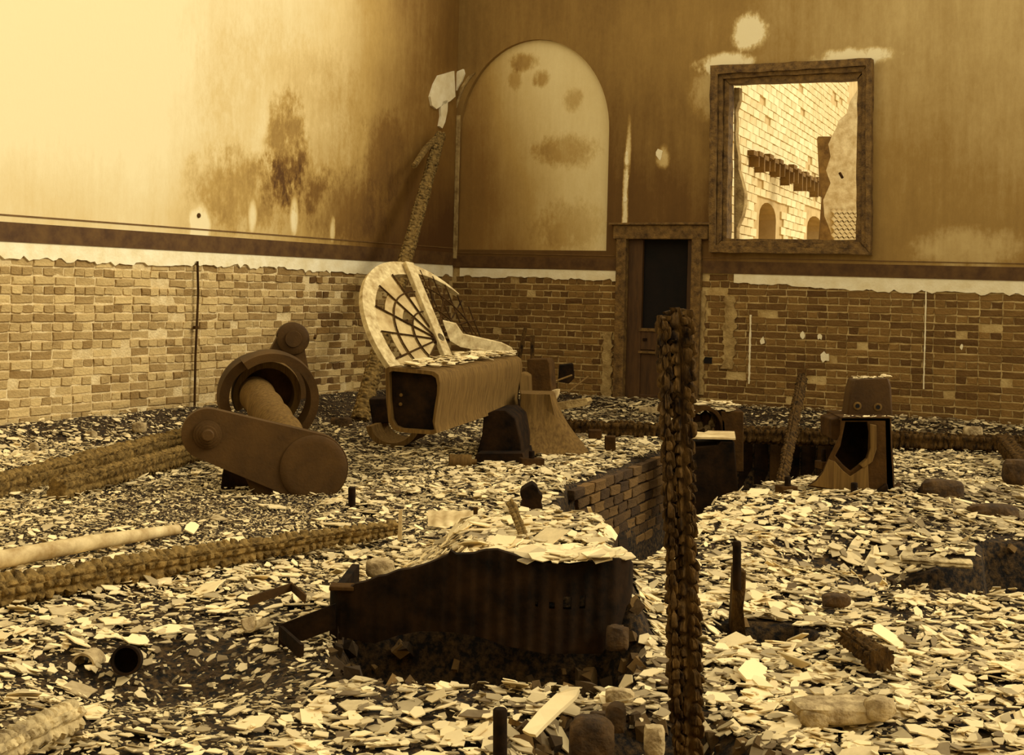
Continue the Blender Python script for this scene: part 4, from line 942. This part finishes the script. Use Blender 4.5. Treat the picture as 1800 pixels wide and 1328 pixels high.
# ------------------------------------------------------------ iron pedestal on the right
def pedestal():
    Y = 8.3; root = thing('engine_pedestal', Vector((at(1510, 880, Y).x, Y, .05)), 'brown iron pedestal with V-shaped throat and two bolt holes near the back wall', 'machine frame')
    q = lambda pts, yy=Y: [at(x, y, yy) for x, y in pts]
    cav = q([(1486, 742), (1524, 742), (1527, 760), (1526, 795), (1520, 812), (1509, 818), (1495, 829), (1482, 818), (1468, 802), (1477, 785)])
    out = q([(1478, 734), (1566, 734), (1568, 800), (1572, 850), (1580, 905), (1532, 905), (1528, 872), (1419, 856), (1434, 845), (1446, 830), (1456, 808), (1470, 780), (1477, 765)])
    b = MB(); b.prism(out, (.01, .05, 0), [cav]); b.build('front_plate', M_iron, root, bevel=.006)
    b = MB(); b.prism(q([(1457, 808), (1468, 812), (1482, 828), (1495, 838), (1510, 828), (1526, 816), (1528, 870), (1424, 854), (1436, 846), (1448, 830)], Y-.015), (0, .012, 0)); b.build('apron_plate', M_ironl, root, bevel=.003)
    b = MB(); b.prism(q([(1484, 734), (1566, 734), (1575, 890), (1432, 866), (1470, 790)], Y+.42), (.01, .04, 0)); b.build('rear_plate', M_ironb, root)
    b = MB(); b.prism(q([(1556, 736), (1567, 736), (1572, 850), (1580, 903), (1560, 903)]), (.02, .46, 0)); b.build('side_cheek', M_iron, root, bevel=.008)
    b = MB(); b.prism(q([(1478, 734), (1566, 734), (1566, 740), (1478, 740)]), (.02, .46, 0)); b.build('top_table', M_iron, root)
    b = MB(); b.prism(q([(1461, 738), (1479, 734), (1479, 768), (1470, 775), (1462, 772)], Y+.06), (0, .3, 0)); b.build('side_lug', M_iron, root, bevel=.006)
    b = MB(); b.prism(q([(1500, 668), (1563, 665), (1567, 680), (1570, 740), (1487, 740), (1494, 690)], Y+.2), (.02, .22, 0)); b.build('upper_cheek', M_crank, root, bevel=.012)
    for (px, py) in ((1507, 714), (1543, 716)):
        c = at(px, py, Y+.2); b = MB(); b.lathe(c, (0, -1, 0), [(0, .026), (.004, .026), (.006, .02), (.006, .014), (.002, .012)], 24); o = b.build('bolt_boss', M_ironl, root)
        b = MB(); b.lathe(c+Vector((0, -.002, 0)), (0, -1, 0), [(0, .012), (.006, .012)], 16); b.build('bolt_hole', M_dark, o)
    rings = []                                        # folded strip at the throat's right lip
    b = MB(); b.prism(q([(1530, 746), (1541, 748), (1541, 790), (1534, 812), (1518, 824), (1512, 818), (1526, 806), (1531, 788)], Y-.02), (0, .05, 0)); b.build('throat_lip', M_ironl, root, bevel=.004)
    b = MB(); b.tube([at(1495, 893, Y-.12), at(1513, 897, Y-.14), at(1532, 895, Y-.13), at(1556, 876, Y-.05), at(1580, 851, Y+.1)], .014, 8); b.build('base_rim', M_iron, root)
    b = MB(); b.prism(q([(1497, 868), (1526, 868), (1528, 893), (1497, 890)], Y-.12), (0, .12, 0)); b.build('bolt_pad', M_iron, root, bevel=.005)
    b = MB(); b.prism(q([(1530, 872), (1560, 850), (1572, 900), (1560, 918), (1532, 915)], Y-.03), (0, .3, 0)); b.build('base_foot', M_ironb, root, bevel=.008)
    slate_heap('slates_on_pedestal', lambda: (at(random.uniform(1476, 1566), 733, Y+random.uniform(0, .2)), (0, 0, 1)), 26, (.03, .06), 'crumbs of slate along the ledge of the iron pedestal')
    p0, p1 = at(1500, 666, Y+.3), at(1563, 663, Y+.3)
    slate_heap('plaster_on_pedestal', lambda: (p0+(p1-p0)*random.random()+Vector((0, random.uniform(-.08, .08), .004)), (0, 0, 1)), 26, (.03, .06), 'crumbs of slate on the very top of the iron pedestal')
pedestal()

def bolt(px, base, top, w, Y, label, block=None, cap=True, m=M_ironb, z=None, group='upright anchor bolts in the slates'):
    p = at(px, base, Y); q = at(px, top, Y); r = w/2*Y/F
    root = thing('anchor_bolt', Vector((p.x, p.y, p.z)), label, 'bolt', group)
    n = 12; prof = [(0, r)]; L = (q-p).length
    prof += [(L-.03, r), (L-.02, r*1.03), (L-.004, r), (L, r*.85)]
    b = MB(); b.lathe(p-Vector((0, 0, .06)), (q-p), [(t+.06 if t else 0, rr) for t, rr in prof], 20); b.build('bolt_rod', m, root)
    if block:
        (x0, y0, x1, y1) = block; a = at(x0, y0, Y-.02); c = at(x1, y1, Y-.02); b = MB(); b.box(((a.x+c.x)/2, Y+.02, (a.z+c.z)/2), (c.x-a.x, .1, a.z-c.z), rotm(0, 0, .25)); b.build('bolt_block', M_iron, root, bevel=.006)
    return root
bolt(1385, 856, 838, 11, 8.25, 'short bolt in a square nut at the edge of the pit', (1369, 855, 1400, 872))
bolt(1502, 882, 849, 12, 8.1, 'bolt standing at the foot of the iron pedestal')
bolt(935, 822, 793, 10, 10.0, 'bolt through a flat block at the foot of the flared leg', (914, 806, 955, 822))
bolt(1448, 815, 790, 8, 8.7, 'small bolt behind the pedestal flare, by the planks', (1440, 812, 1452, 826))
bolt(619, 905, 857, 13, 7.9, 'bolt standing alone beside the large lobe of the crank web')
bolt(880, 1345, 1246, 25, 3.72, 'thick round pipe stump at the bottom edge of the photo')
bt = bolt(1296, 1010, 952, 15, 5.4, 'tall bent bolt in a charred socket over the dark hole', None)
b = MB(); b.prism([at(1290, 1000, 5.4), at(1312, 1005, 5.4), at(1311, 1040, 5.4), at(1307, 1070, 5.4), at(1312, 1120, 5.45), at(1284, 1120, 5.45), at(1287, 1060, 5.4)], (0, .07, 0)); b.build('charred_socket', M_char, bt, bevel=.006)
# blocks near the pit
def block(name, pts, Y, vec, m, label, cat, bevel=.006, group=None):
    b = MB(); b.prism([at(x, y, Y) for x, y in pts], vec); o = b.build(name, m, smooth=35, bevel=bevel); tag(o, label, cat, group); return o
block('iron_block', [(1064, 768), (1082, 768), (1083, 800), (1075, 806), (1064, 800)], 11.0, (0, .1, 0), M_iron, 'small upright rusty block by the foundation, right of the flared leg', 'block')
block('iron_block', [(1035, 757), (1058, 757), (1058, 772), (1035, 772)], 11.4, (0, .1, 0), M_iron, 'low iron block left of the small upright block, before the long beam', 'block')
block('iron_lump', [(917, 862), (926, 856), (936, 851), (945, 858), (947, 866), (954, 874), (951, 884), (955, 897), (930, 900), (914, 894), (919, 882), (914, 870)], 7.95, (0, .15, 0), M_ironb, 'black iron lump in the slates in front of the flared leg', 'lump', .004)
# lower block standing in the pit, and the U-shaped bearing block behind it
def pit_blocks():
    Y = 8.5; r = thing('pit_casting', Vector((at(1250, 900, Y).x, Y, -.3)), 'tall black iron block standing in the pit, just right of the burnt post', 'casting')
    tl, tr, t3, t4, t5, t6 = at(1205, 788, Y), at(1263, 783, Y), at(1267, 777, Y-.01), at(1291, 777, Y), at(1296, 840, Y), at(1305, 960, Y)
    b = MB(); b.prism([at(1190, 788, Y), tl, tr, t3, t4, t5, t6, at(1190, 960, Y)], (.03, .42, 0)); b.build('block_body', M_ironb, r, bevel=.006)
    b = MB(); q = [at(1190, 783, Y), at(1222, 786, Y), at(1263, 781, Y), at(1267, 774, Y), at(1293, 774, Y), at(1291, 759, Y+.42), at(1245, 763, Y+.42), at(1238, 768, Y+.3), at(1190, 770, Y+.42)]
    zt = .405; q = [Vector((p.x, p.y, zt)) for p in q]; b.prism(q, (0, 0, .012)); b.build('top_plate', M_pale, r)
    Y = 10.4; r = thing('bearing_pedestal', Vector((at(1265, 740, Y).x, Y, 0)), 'arched iron bearing block covered in slates, behind the black pit block', 'casting')
    arc = [at(1240+math.cos(t)*29, 760-math.sin(t)*38, Y) for t in np.linspace(math.pi, 0, 14)]
    outl = [at(1190, 715, Y), at(1240, 712, Y), at(1262, 722, Y), at(1272, 740, Y), at(1272, 790, Y)] ; 
    b = MB(); b.prism([at(1200, 770, Y), at(1200, 722, Y), at(1225, 712, Y), at(1246, 714, Y), at(1262, 724, Y), at(1274, 742, Y), at(1276, 780, Y)]+[p for p in arc[::-1]], (0, .45, 0)); b.build('arch_ring', M_iron, r, bevel=.004)
    b = MB(); b.prism([at(1268, 724, Y), at(1307, 724, Y), at(1307, 830, Y), at(1272, 830, Y)], (.02, .45, 0)); b.build('side_box', M_iron, r, bevel=.006)
    for i in range(16):
        t = random.random(); p = at(random.uniform(1214, 1266), random.uniform(733, 772), Y+.2); b = MB(); b.add([v for v in ((p+Vector((random.gauss(0, 1), random.gauss(0, 1), random.gauss(0, 1))).normalized()*.05) for _ in range(8))], [(0, 1, 2, 3), (4, 5, 6, 7), (0, 1, 5, 4), (2, 3, 7, 6)])
        bm = bmesh.new(); bmesh.ops.create_icosphere(bm, subdivisions=1, radius=.055)
        for v in bm.verts: v.co = v.co*random.uniform(.75, 1.2)+(p-r.location)
        me = bpy.data.meshes.new('rubble_lump'); bm.to_mesh(me); bm.free(); link('rubble_lump', me, M_stoned if i % 2 else M_stone, r)
    z = .47
    slate_heap('slates_on_bearing', lambda: (Vector((at(random.uniform(1205, 1300), 715, Y).x, Y+random.uniform(.02, .4), at(1250, 712, Y).z+.0-(.04 if random.random() < .5 else 0))), (0, 0, 1)), 70, (.06, .14), 'slates lying over the arched bearing block', tone=.5)
pit_blocks()
block('leaning_stake', [(1276, 838), (1284, 838), (1302, 905), (1294, 912)], 9.4, (0, .05, 0), M_char, 'thin charred stake leaning in the pit right of the black block', 'stake')

# ------------------------------------------------------------ timbers
charred('burnt_post', at(1213, 1330, 4.0), at(1193, 545, 4.0), .070, .085, M_char, nx=8, cell=.042, depth=.014, seed=2, top=.05, res=96, taglab='tall upright post burnt into blocky charcoal, standing in the near foreground', cat='post')
# the post's thinner left strand, split off along a groove
bp = charred('burnt_post', at(1191, 1325, 3.97), at(1167, 556, 3.97), .030, .055, M_char, nx=6, cell=.045, depth=.012, seed=5, top=.02, res=72, taglab='thin burnt strand split from the tall post, a little shorter', cat='post')
charred('leaning_pole', at(632, 742, 13.1), at(774, 238, 16.1), .165, .165, M_ash, nx=9, cell=.05, depth=.012, seed=9, taper=(1.05, .75), taglab='long burnt pole leaning into the wall corner behind the round window frame', cat='pole')
b = MB(); b.tube([at(727, 292, 15.2), at(748, 262, 15.7), at(772, 238, 16.1)], [.03, .035, .03], 8, jit=.2); o = b.build('side_branch', M_ash); tag(o, 'thin charred branch stub beside the top of the leaning pole', 'branch')
charred('charred_log', at(-60, 1052, 5.25), at(697, 928, 6.9), .125, .11, M_ash, nx=8, cell=.05, depth=.014, seed=12, taper=(1.1, .55), bend=-.02, facing=(0, -.4, 1), res=60, taglab='long charred log lying across from the left edge towards the tub', cat='log')
charred('charred_log', at(-40, 868, 7.9), at(332, 772, 10.3), .17, .16, M_ash, nx=9, cell=.06, depth=.016, seed=14, facing=(0, -.4, 1), res=60, taglab='thick charred log running from the left edge to the crank web, upper of two', cat='log', group='charred logs by the left wall')
charred('charred_log', at(100, 862, 7.95), at(345, 794, 9.7), .12, .12, M_ash, nx=8, cell=.045, depth=.013, seed=15, facing=(0, -.4, 1), res=60, taglab='thinner charred log with a broken dark end, lower of two by the crank web', cat='log', group='charred logs by the left wall')
b = MB(); b.tube([at(-40, 992, 5.85), at(150, 956, 6.3), at(312, 931, 6.85)], [.042, .037, .026], 16); o = b.build('pale_pole', M_pale); tag(o, 'smooth pale wooden pole lying behind the long charred log', 'pole')
charred('floor_beam', at(985, 752, 12.35), at(1830, 784, 11.75), .14, .15, M_char, nx=6, cell=.06, depth=.014, seed=21, facing=(0, 0, 1), res=40, taglab='long charred floor beam lying across before the back wall', cat='beam')
charred('burnt_stud', at(1372, 860, 9.9), at(1411, 662, 11.9), .09, .05, M_char, nx=6, cell=.05, depth=.01, seed=23, res=40, taglab='charred board leaning out of the pit against the long floor beam', cat='board')
charred('log_chunk', at(1490, 1118, 4.95), at(1548, 1162, 4.62), .085, .075, M_char, nx=9, cell=.035, depth=.01, seed=25, facing=(0, -.3, 1), res=48, taper=(.8, 1.1), taglab='short charred log chunk lying on the slates right of the dark hole', cat='log')
charred('split_log', at(-40, 1338, 3.42), at(128, 1258, 3.82), .085, .075, M_ashl, nx=5, cell=.035, depth=.012, seed=27, facing=(0, -.3, 1), res=48, taglab='ash-white split log with deep cross cracks at the lower left corner', cat='log')
charred('plank_end', at(1585, 984, 6.72), at(1708, 992, 6.66), .10, .035, M_ashl, nx=5, cell=.08, depth=.006, seed=29, facing=(0, 0, 1), res=40, taglab='splintered pale plank on the far edge of the trench', cat='plank')
charred('beam_stub', at(1762, 775, 11.5), at(1815, 840, 9.5), .14, .14, M_char, nx=6, cell=.05, depth=.012, seed=31, res=40, taglab='charred beam slanting down at the right edge of the photo', cat='beam')
# stakes
block('stake', [(701, 898), (707, 896), (706, 950), (699, 952)], 6.5, (0, .02, 0), M_pale, 'thin pale stake where the long charred log ends', 'stake', 0)
charred('stake', at(932, 990, 5.3), at(896, 884, 5.9), .035, .03, M_ash, nx=5, cell=.03, depth=.006, seed=33, res=30, bend=.01, taglab='short charred stake rising from the rim of the tub casting', cat='stake')
block('stake', [(1032, 893), (1039, 893), (1063, 962), (1055, 965)], 6.3, (0, .03, 0), M_pale, 'pale board leaning on the brick side of the pit', 'stake', 0)
block('stake', [(832, 893), (840, 893), (838, 938), (832, 936)], 6.6, (0, .02, 0), M_iron, 'dark stake at the end of the corrugated sheet', 'stake', 0)
block('stick', [(920, 577), (927, 576), (916, 632), (908, 632)], 11.9, (0, .03, 0), M_char, 'slanting charred stick above the end of the box beam', 'stick', 0)
block('stick', [(932, 590), (940, 590), (939, 632), (932, 632)], 11.9, (0, .03, 0), M_char, 'upright charred stick above the end of the box beam', 'stick', 0)
# corrugated sheet
b = MB(); front = []; back = []
for i in range(60):
    t = i/59; px = 752+80*t; w = math.sin(t*2*math.pi*4)
    a = at(px, 898, 6.6); c = at(px, 926, 6.45); front.append((Vector((a.x, a.y+.014*w, a.z)), Vector((c.x, c.y+.014*w, c.z))))
vs = [p for q in front for p in q]+[p+Vector((0, .006, 0)) for q in front for p in q]; n = 120; fs = [(2*i, 2*i+1, 2*i+3, 2*i+2) for i in range(59)]+[(2*i+n, 2*i+2+n, 2*i+3+n, 2*i+1+n) for i in range(59)]+[(2*i, 2*i+2, 2*i+2+n, 2*i+n) for i in range(59)]
b.add(vs, fs); o = b.build('corrugated_sheet', M_pale, smooth=60); tag(o, 'small scrap of corrugated sheet iron standing behind the tub casting', 'sheet')

# ------------------------------------------------------------ debris behind the crank and by the door
def trough():
    r = thing('curved_trough', at(690, 790, 11.0), 'broken half-round iron trough on the rubble left of the box beam', 'casting')
    rings = []
    for t in np.linspace(math.radians(185), math.radians(352), 18):
        c = at(690, 748, 11.0); dr = Vector((math.cos(t)*1.0, 0, math.sin(t)*.85)); rings.append([c+dr*.17, c+dr*.215, c+dr*.215+Vector((.1, .35, .02)), c+dr*.17+Vector((.1, .35, .02))])
    b = MB(); b.loft(rings); b.build('trough_shell', M_ironl, r, smooth=50)
    b = MB(); b.prism([at(648, 702, 11.2), at(690, 700, 11.2), at(690, 742, 11.2), at(655, 748, 11.2)], (0, .3, 0)); b.build('trough_cheek', M_ironb, r, bevel=.01)
trough()
def blob(name, c, r, m, label, cat, sq=(1, 1, 1), seed=0, group=None, sub=3, rough=.22, parent=None, ang=0):
    rnd = random.Random(seed); bm = bmesh.new(); bmesh.ops.create_icosphere(bm, subdivisions=sub, radius=1)
    co = np.array([v.co[:] for v in bm.verts]); k = 1+rough*2*(fbm(co[:, 0]*1.6+seed, co[:, 1]*1.6+co[:, 2]*2.1+seed)-.5)+rough*.6*(vnoise(co[:, 0]*5+seed, co[:, 2]*5+co[:, 1]*4)-.5)
    # flatten to faceted stone
    for v, kk in zip(bm.verts, k):
        q = v.co*kk; q = Vector((max(-.82, min(.82, q.x)), max(-.82, min(.82, q.y)), max(-.75, min(.75, q.z)))); v.co = (rotm(0, 0, ang) @ Vector((q.x*r*sq[0], q.y*r*sq[1], q.z*r*sq[2])))
    zmin = min(v.co.z for v in bm.verts)
    for v in bm.verts: v.co.z -= zmin
    me = bpy.data.meshes.new(name); bm.to_mesh(me); bm.free(); me.polygons.foreach_set('use_smooth', [True]*len(me.polygons)); me.set_sharp_from_angle(angle=math.radians(35))
    loc = Vector(c); loc.z += zmin
    o = link(name, me, m, parent, None, loc)
    if label: tag(o, label, cat, group)
    return o
b = MB(); b.lathe(at(790, 812, 10.0), Vector((1, .15, 0)), [(0, .05), (.0, .055), (.16, .055), (.16, .02), (.2, .02)], 20); o = b.build('small_drum', M_ironl); tag(o, 'small dusty iron drum lying left of the dark engine leg', 'drum')
block('fallen_plank', [(979, 708), (1030, 700), (1034, 706), (1028, 714), (982, 722)], 12.2, (.05, .12, 0), M_rend, 'pale plank lying behind the flared leg near the door', 'plank', .004)
block('iron_box', [(984, 643), (1008, 640), (1010, 665), (1000, 675), (982, 672)], 13.2, (0, .2, 0), M_ironb, 'dark iron box behind the flared leg before the brick wall', 'box')
for i, (p, q) in enumerate((((972, 672), (1005, 660)), ((998, 690), (1034, 662)), ((968, 687), (998, 688)))):
    b = MB(); b.tube([at(*p, 11.8), at(*q, 12.0)], .008, 6); o = b.build('thin_rod', M_ironl); tag(o, ('short thin rod slanting up behind the flared leg', 'bent thin rod pointing to the door, right of the flared leg', 'level thin rod across the back of the flared leg')[i], 'rod', 'thin rods by the flared leg')
# angle irons left of the tub
b = MB(); p0, p1, p2, p3 = at(490, 1100, 4.92), at(590, 1062, 4.9), at(592, 1080, 4.86), at(528, 1134, 4.72)
b.prism([p0, p1, p1-Vector((0, 0, .09)), p0-Vector((0, 0, .09))], (.0, .012, 0)); b.prism([p0, p3, p3-Vector((0, 0, .05)), p0-Vector((0, 0, .05))], (.012, .005, 0)); o = b.build('angle_iron', M_ironb); tag(o, 'dark angle iron strip running into the left end of the tub', 'iron strip')
b = MB(); b.prism([at(434, 1052, 5.2), at(512, 1026, 5.35), at(512, 1040, 5.35), at(440, 1066, 5.2)], (0, .02, 0)); b.prism([at(512, 1026, 5.35), at(538, 1048, 5.2), at(536, 1062, 5.2), at(512, 1040, 5.35)], (0, .02, 0)); o = b.build('bent_strip', M_iron); tag(o, 'bent iron strip with a sharp peak, left of the tub', 'iron strip')
# round pot, pipe shards
pc = at(220, 1180, 4.62)
b = MB(); b.lathe(Vector((pc.x, pc.y, pc.z+.035)), Vector((.15, -1, .25)), [(-.09, .045), (-.09, .05), (0, .05), (0, .042), (-.07, .04), (-.075, .005)], 28); o = b.build('iron_pot', M_ironb); tag(o, 'round black iron pot lying mouth forward at the lower left', 'pot')
def arcpiece(px, py, Y, r, a0, a1, yaw, label, m=M_stone, L=.08):
    c = at(px, py, Y); c.z -= r*.2; rings = []; ax = Vector((math.sin(yaw), math.cos(yaw), 0)); xx = Vector((ax.y, -ax.x, 0))
    for t in np.linspace(math.radians(a0), math.radians(a1), 14):
        dr = xx*math.cos(t)+Vector((0, 0, 1))*math.sin(t); rings.append([c+dr*r, c+dr*(r+.008), c+dr*(r+.008)+ax*L, c+dr*r+ax*L])
    b = MB(); b.loft(rings); o = b.build('pipe_shard', m, smooth=50); tag(o, label, 'pipe shard', 'curved pipe shards at the lower left')
arcpiece(146, 1168, 4.7, .036, 0, 180, .2, 'arched pipe shard lying just left of the round iron pot')
arcpiece(78, 1190, 4.6, .045, 180, 320, .5, 'cupped pipe shard left of the arched one')
arcpiece(437, 1092, 5.05, .03, 170, 380, .5, 'small cupped shard left of the angle iron strip')
for i, (px, py, Y, s, lab) in enumerate(((377, 936, 7.2, .022, 'stubby pipe end on the slates behind the long charred log'), (358, 982, 6.3, .022, 'short pipe piece in front of the long charred log'))):
    p = at(px, py, Y); b = MB(); b.lathe(p, Vector((-1, .5 if i else .8, 0)), [(0, s*.7), (0, s), (.14, s), (.14, s*.7), (.1, s*.6)], 18); o = b.build('pipe_piece', M_iron); tag(o, lab, 'pipe piece')
# curved plank and stones at the front
b = MB(); q = [at(930, 1290, 3.76), at(918, 1284, 3.76), at(948, 1248, 3.84), at(975, 1222, 3.9), at(1000, 1211, 3.93), at(1018, 1211, 3.95), at(1012, 1224, 3.93), at(985, 1248, 3.85), at(960, 1272, 3.80), at(941, 1292, 3.76)]
b.prism(q, (.004, .006, -.01)); o = b.build('curved_slate', M_slatep, smooth=0); tag(o, 'large tongue-shaped slate tipped up beside the pipe stump', 'slate')
b = MB(); b.prism([at(895, 1262, 4.0), at(925, 1275, 3.95), at(928, 1283, 3.95), at(893, 1273, 4.0)], (0, .02, -.01)); o = b.build('iron_scrap', M_ironl); tag(o, 'flat iron scrap between the pipe stump and the tongue-shaped slate', 'scrap')
gz0 = lambda p, k=.0: Vector((p.x, p.y, g1(p.x, p.y)+k))
def stone(px, py, Y, r, sq, m, label, seed, ang=0, cat='stone', rough=.22):
    p = at(px, py, Y); return blob('stone', p, r, m, label, cat, sq, seed, 'stones lying among the slates', 3, rough, None, ang)
stone(1040, 1300, 3.85, .085, (.9, .6, 1.0), M_stoned, 'dark rounded boulder at the bottom edge beside the burnt post', 3)
stone(1082, 1262, 4.0, .06, (.6, .6, .9), M_stoned, 'dark narrow stone behind the rounded boulder', 4)
stone(1065, 1262, 4.1, .045, (1.3, .6, .5), M_stoned, 'small dark stone before the pit under the tub', 41)
stone(1150, 1303, 3.8, .05, (.7, .6, 1.1), M_stone, 'grey square stone at the foot of the burnt post', 5)
stone(1478, 1248, 4.15, .155, (1.15, .6, .24), M_stone, 'broad white flat stone slab in the right foreground', 6, .1)
stone(1430, 1262, 4.1, .05, (1, .8, .8), M_stone, 'rounded stone under the left end of the white slab', 7)
stone(1545, 1245, 4.1, .06, (.9, .8, .7), M_stone, 'rounded stone at the right end of the white slab', 8)
stone(1085, 1122, 4.86, .065, (.75, .7, .85), M_stoned, 'rough block wedged under the right end of the tub', 9)
stone(1090, 1225, 4.3, .055, (1, .6, .6), M_stone, 'pale pointed stone in front of the right end of the tub', 10)
stone(1655, 868, 8.4, .14, (1.1, .7, .8), M_stoned, 'dark rubble block heaped with slates right of the pedestal', 11)
stone(1662, 1004, 6.95, .05, (1, .7, .7), M_stoned, 'dark stone on the edge of the trench', 12)
stone(1470, 1056, 5.7, .07, (1.0, .6, .5), M_stoned, 'flat brown stone on the slate slope behind the log chunk', 13)
stone(1745, 905, 7.9, .13, (1.3, .7, .6), M_stoned, 'long dark rubble heap near the right edge above the trench', 14)
stone(1790, 830, 9.0, .12, (1, .7, .9), M_stoned, 'dark rubble lump under the slanting beam at the right edge', 15)
stone(668, 1000, 5.5, .075, (.9, .7, .7), M_stone, 'angular pale stone on the left shoulder of the tub', 16)
stone(1710, 762, 12.2, .09, (1.1, .7, .9), M_stone, 'pale lump on the long floor beam near the right edge', 17)
stone(1640, 768, 12.3, .06, (1.6, .7, .6), M_stone, 'pale broken lump on the long floor beam, second from the edge', 18)
stone(160, 772, 10.9, .07, (.8, .6, 1.2), M_stone, 'pale upright stone at the foot of the left wall', 19)
stone(245, 752, 11.3, .07, (1, .6, .8), M_stone, 'pale stone at the foot of the left wall, nearer the pipe', 20)
stone(60, 790, 10.2, .05, (.8, .5, 1.3), M_stone, 'small leaning stone at the foot of the left wall by the edge', 21)
stone(1145, 722, 14.6, .10, (1.6, .7, .5), M_stone, 'low heap of rubble on the doorstep', 22)
stone(600, 745, 12.6, .09, (1.3, .7, .8), M_stoned, 'dark rubble lump beside the foot of the leaning pole', 23)
block('tilted_slab', [(1640, 905), (1668, 876), (1672, 884), (1650, 912)], 8.1, (.02, .05, 0), M_slatep, 'pale slab tipped up against the dark rubble block', 'slab', 0)
block('tilted_slab', [(1665, 970), (1693, 948), (1712, 938), (1700, 950), (1690, 962), (1667, 976)], 7.0, (.02, .04, 0), M_pale, 'pale splintered slab on the edge of the trench', 'slab', 0)
block('tilted_slab', [(1612, 885), (1630, 883), (1645, 908), (1636, 918)], 8.0, (.02, .04, 0), M_slatep, 'pale slab leaning left of the dark rubble block', 'slab', 0)
print('tris', sum(sum(p.loop_total-2 for p in o.data.polygons) for o in bpy.data.objects if o.type == 'MESH'));print('objects', len(bpy.data.objects), 'polys', sum(len(m.polygons) for m in bpy.data.meshes))
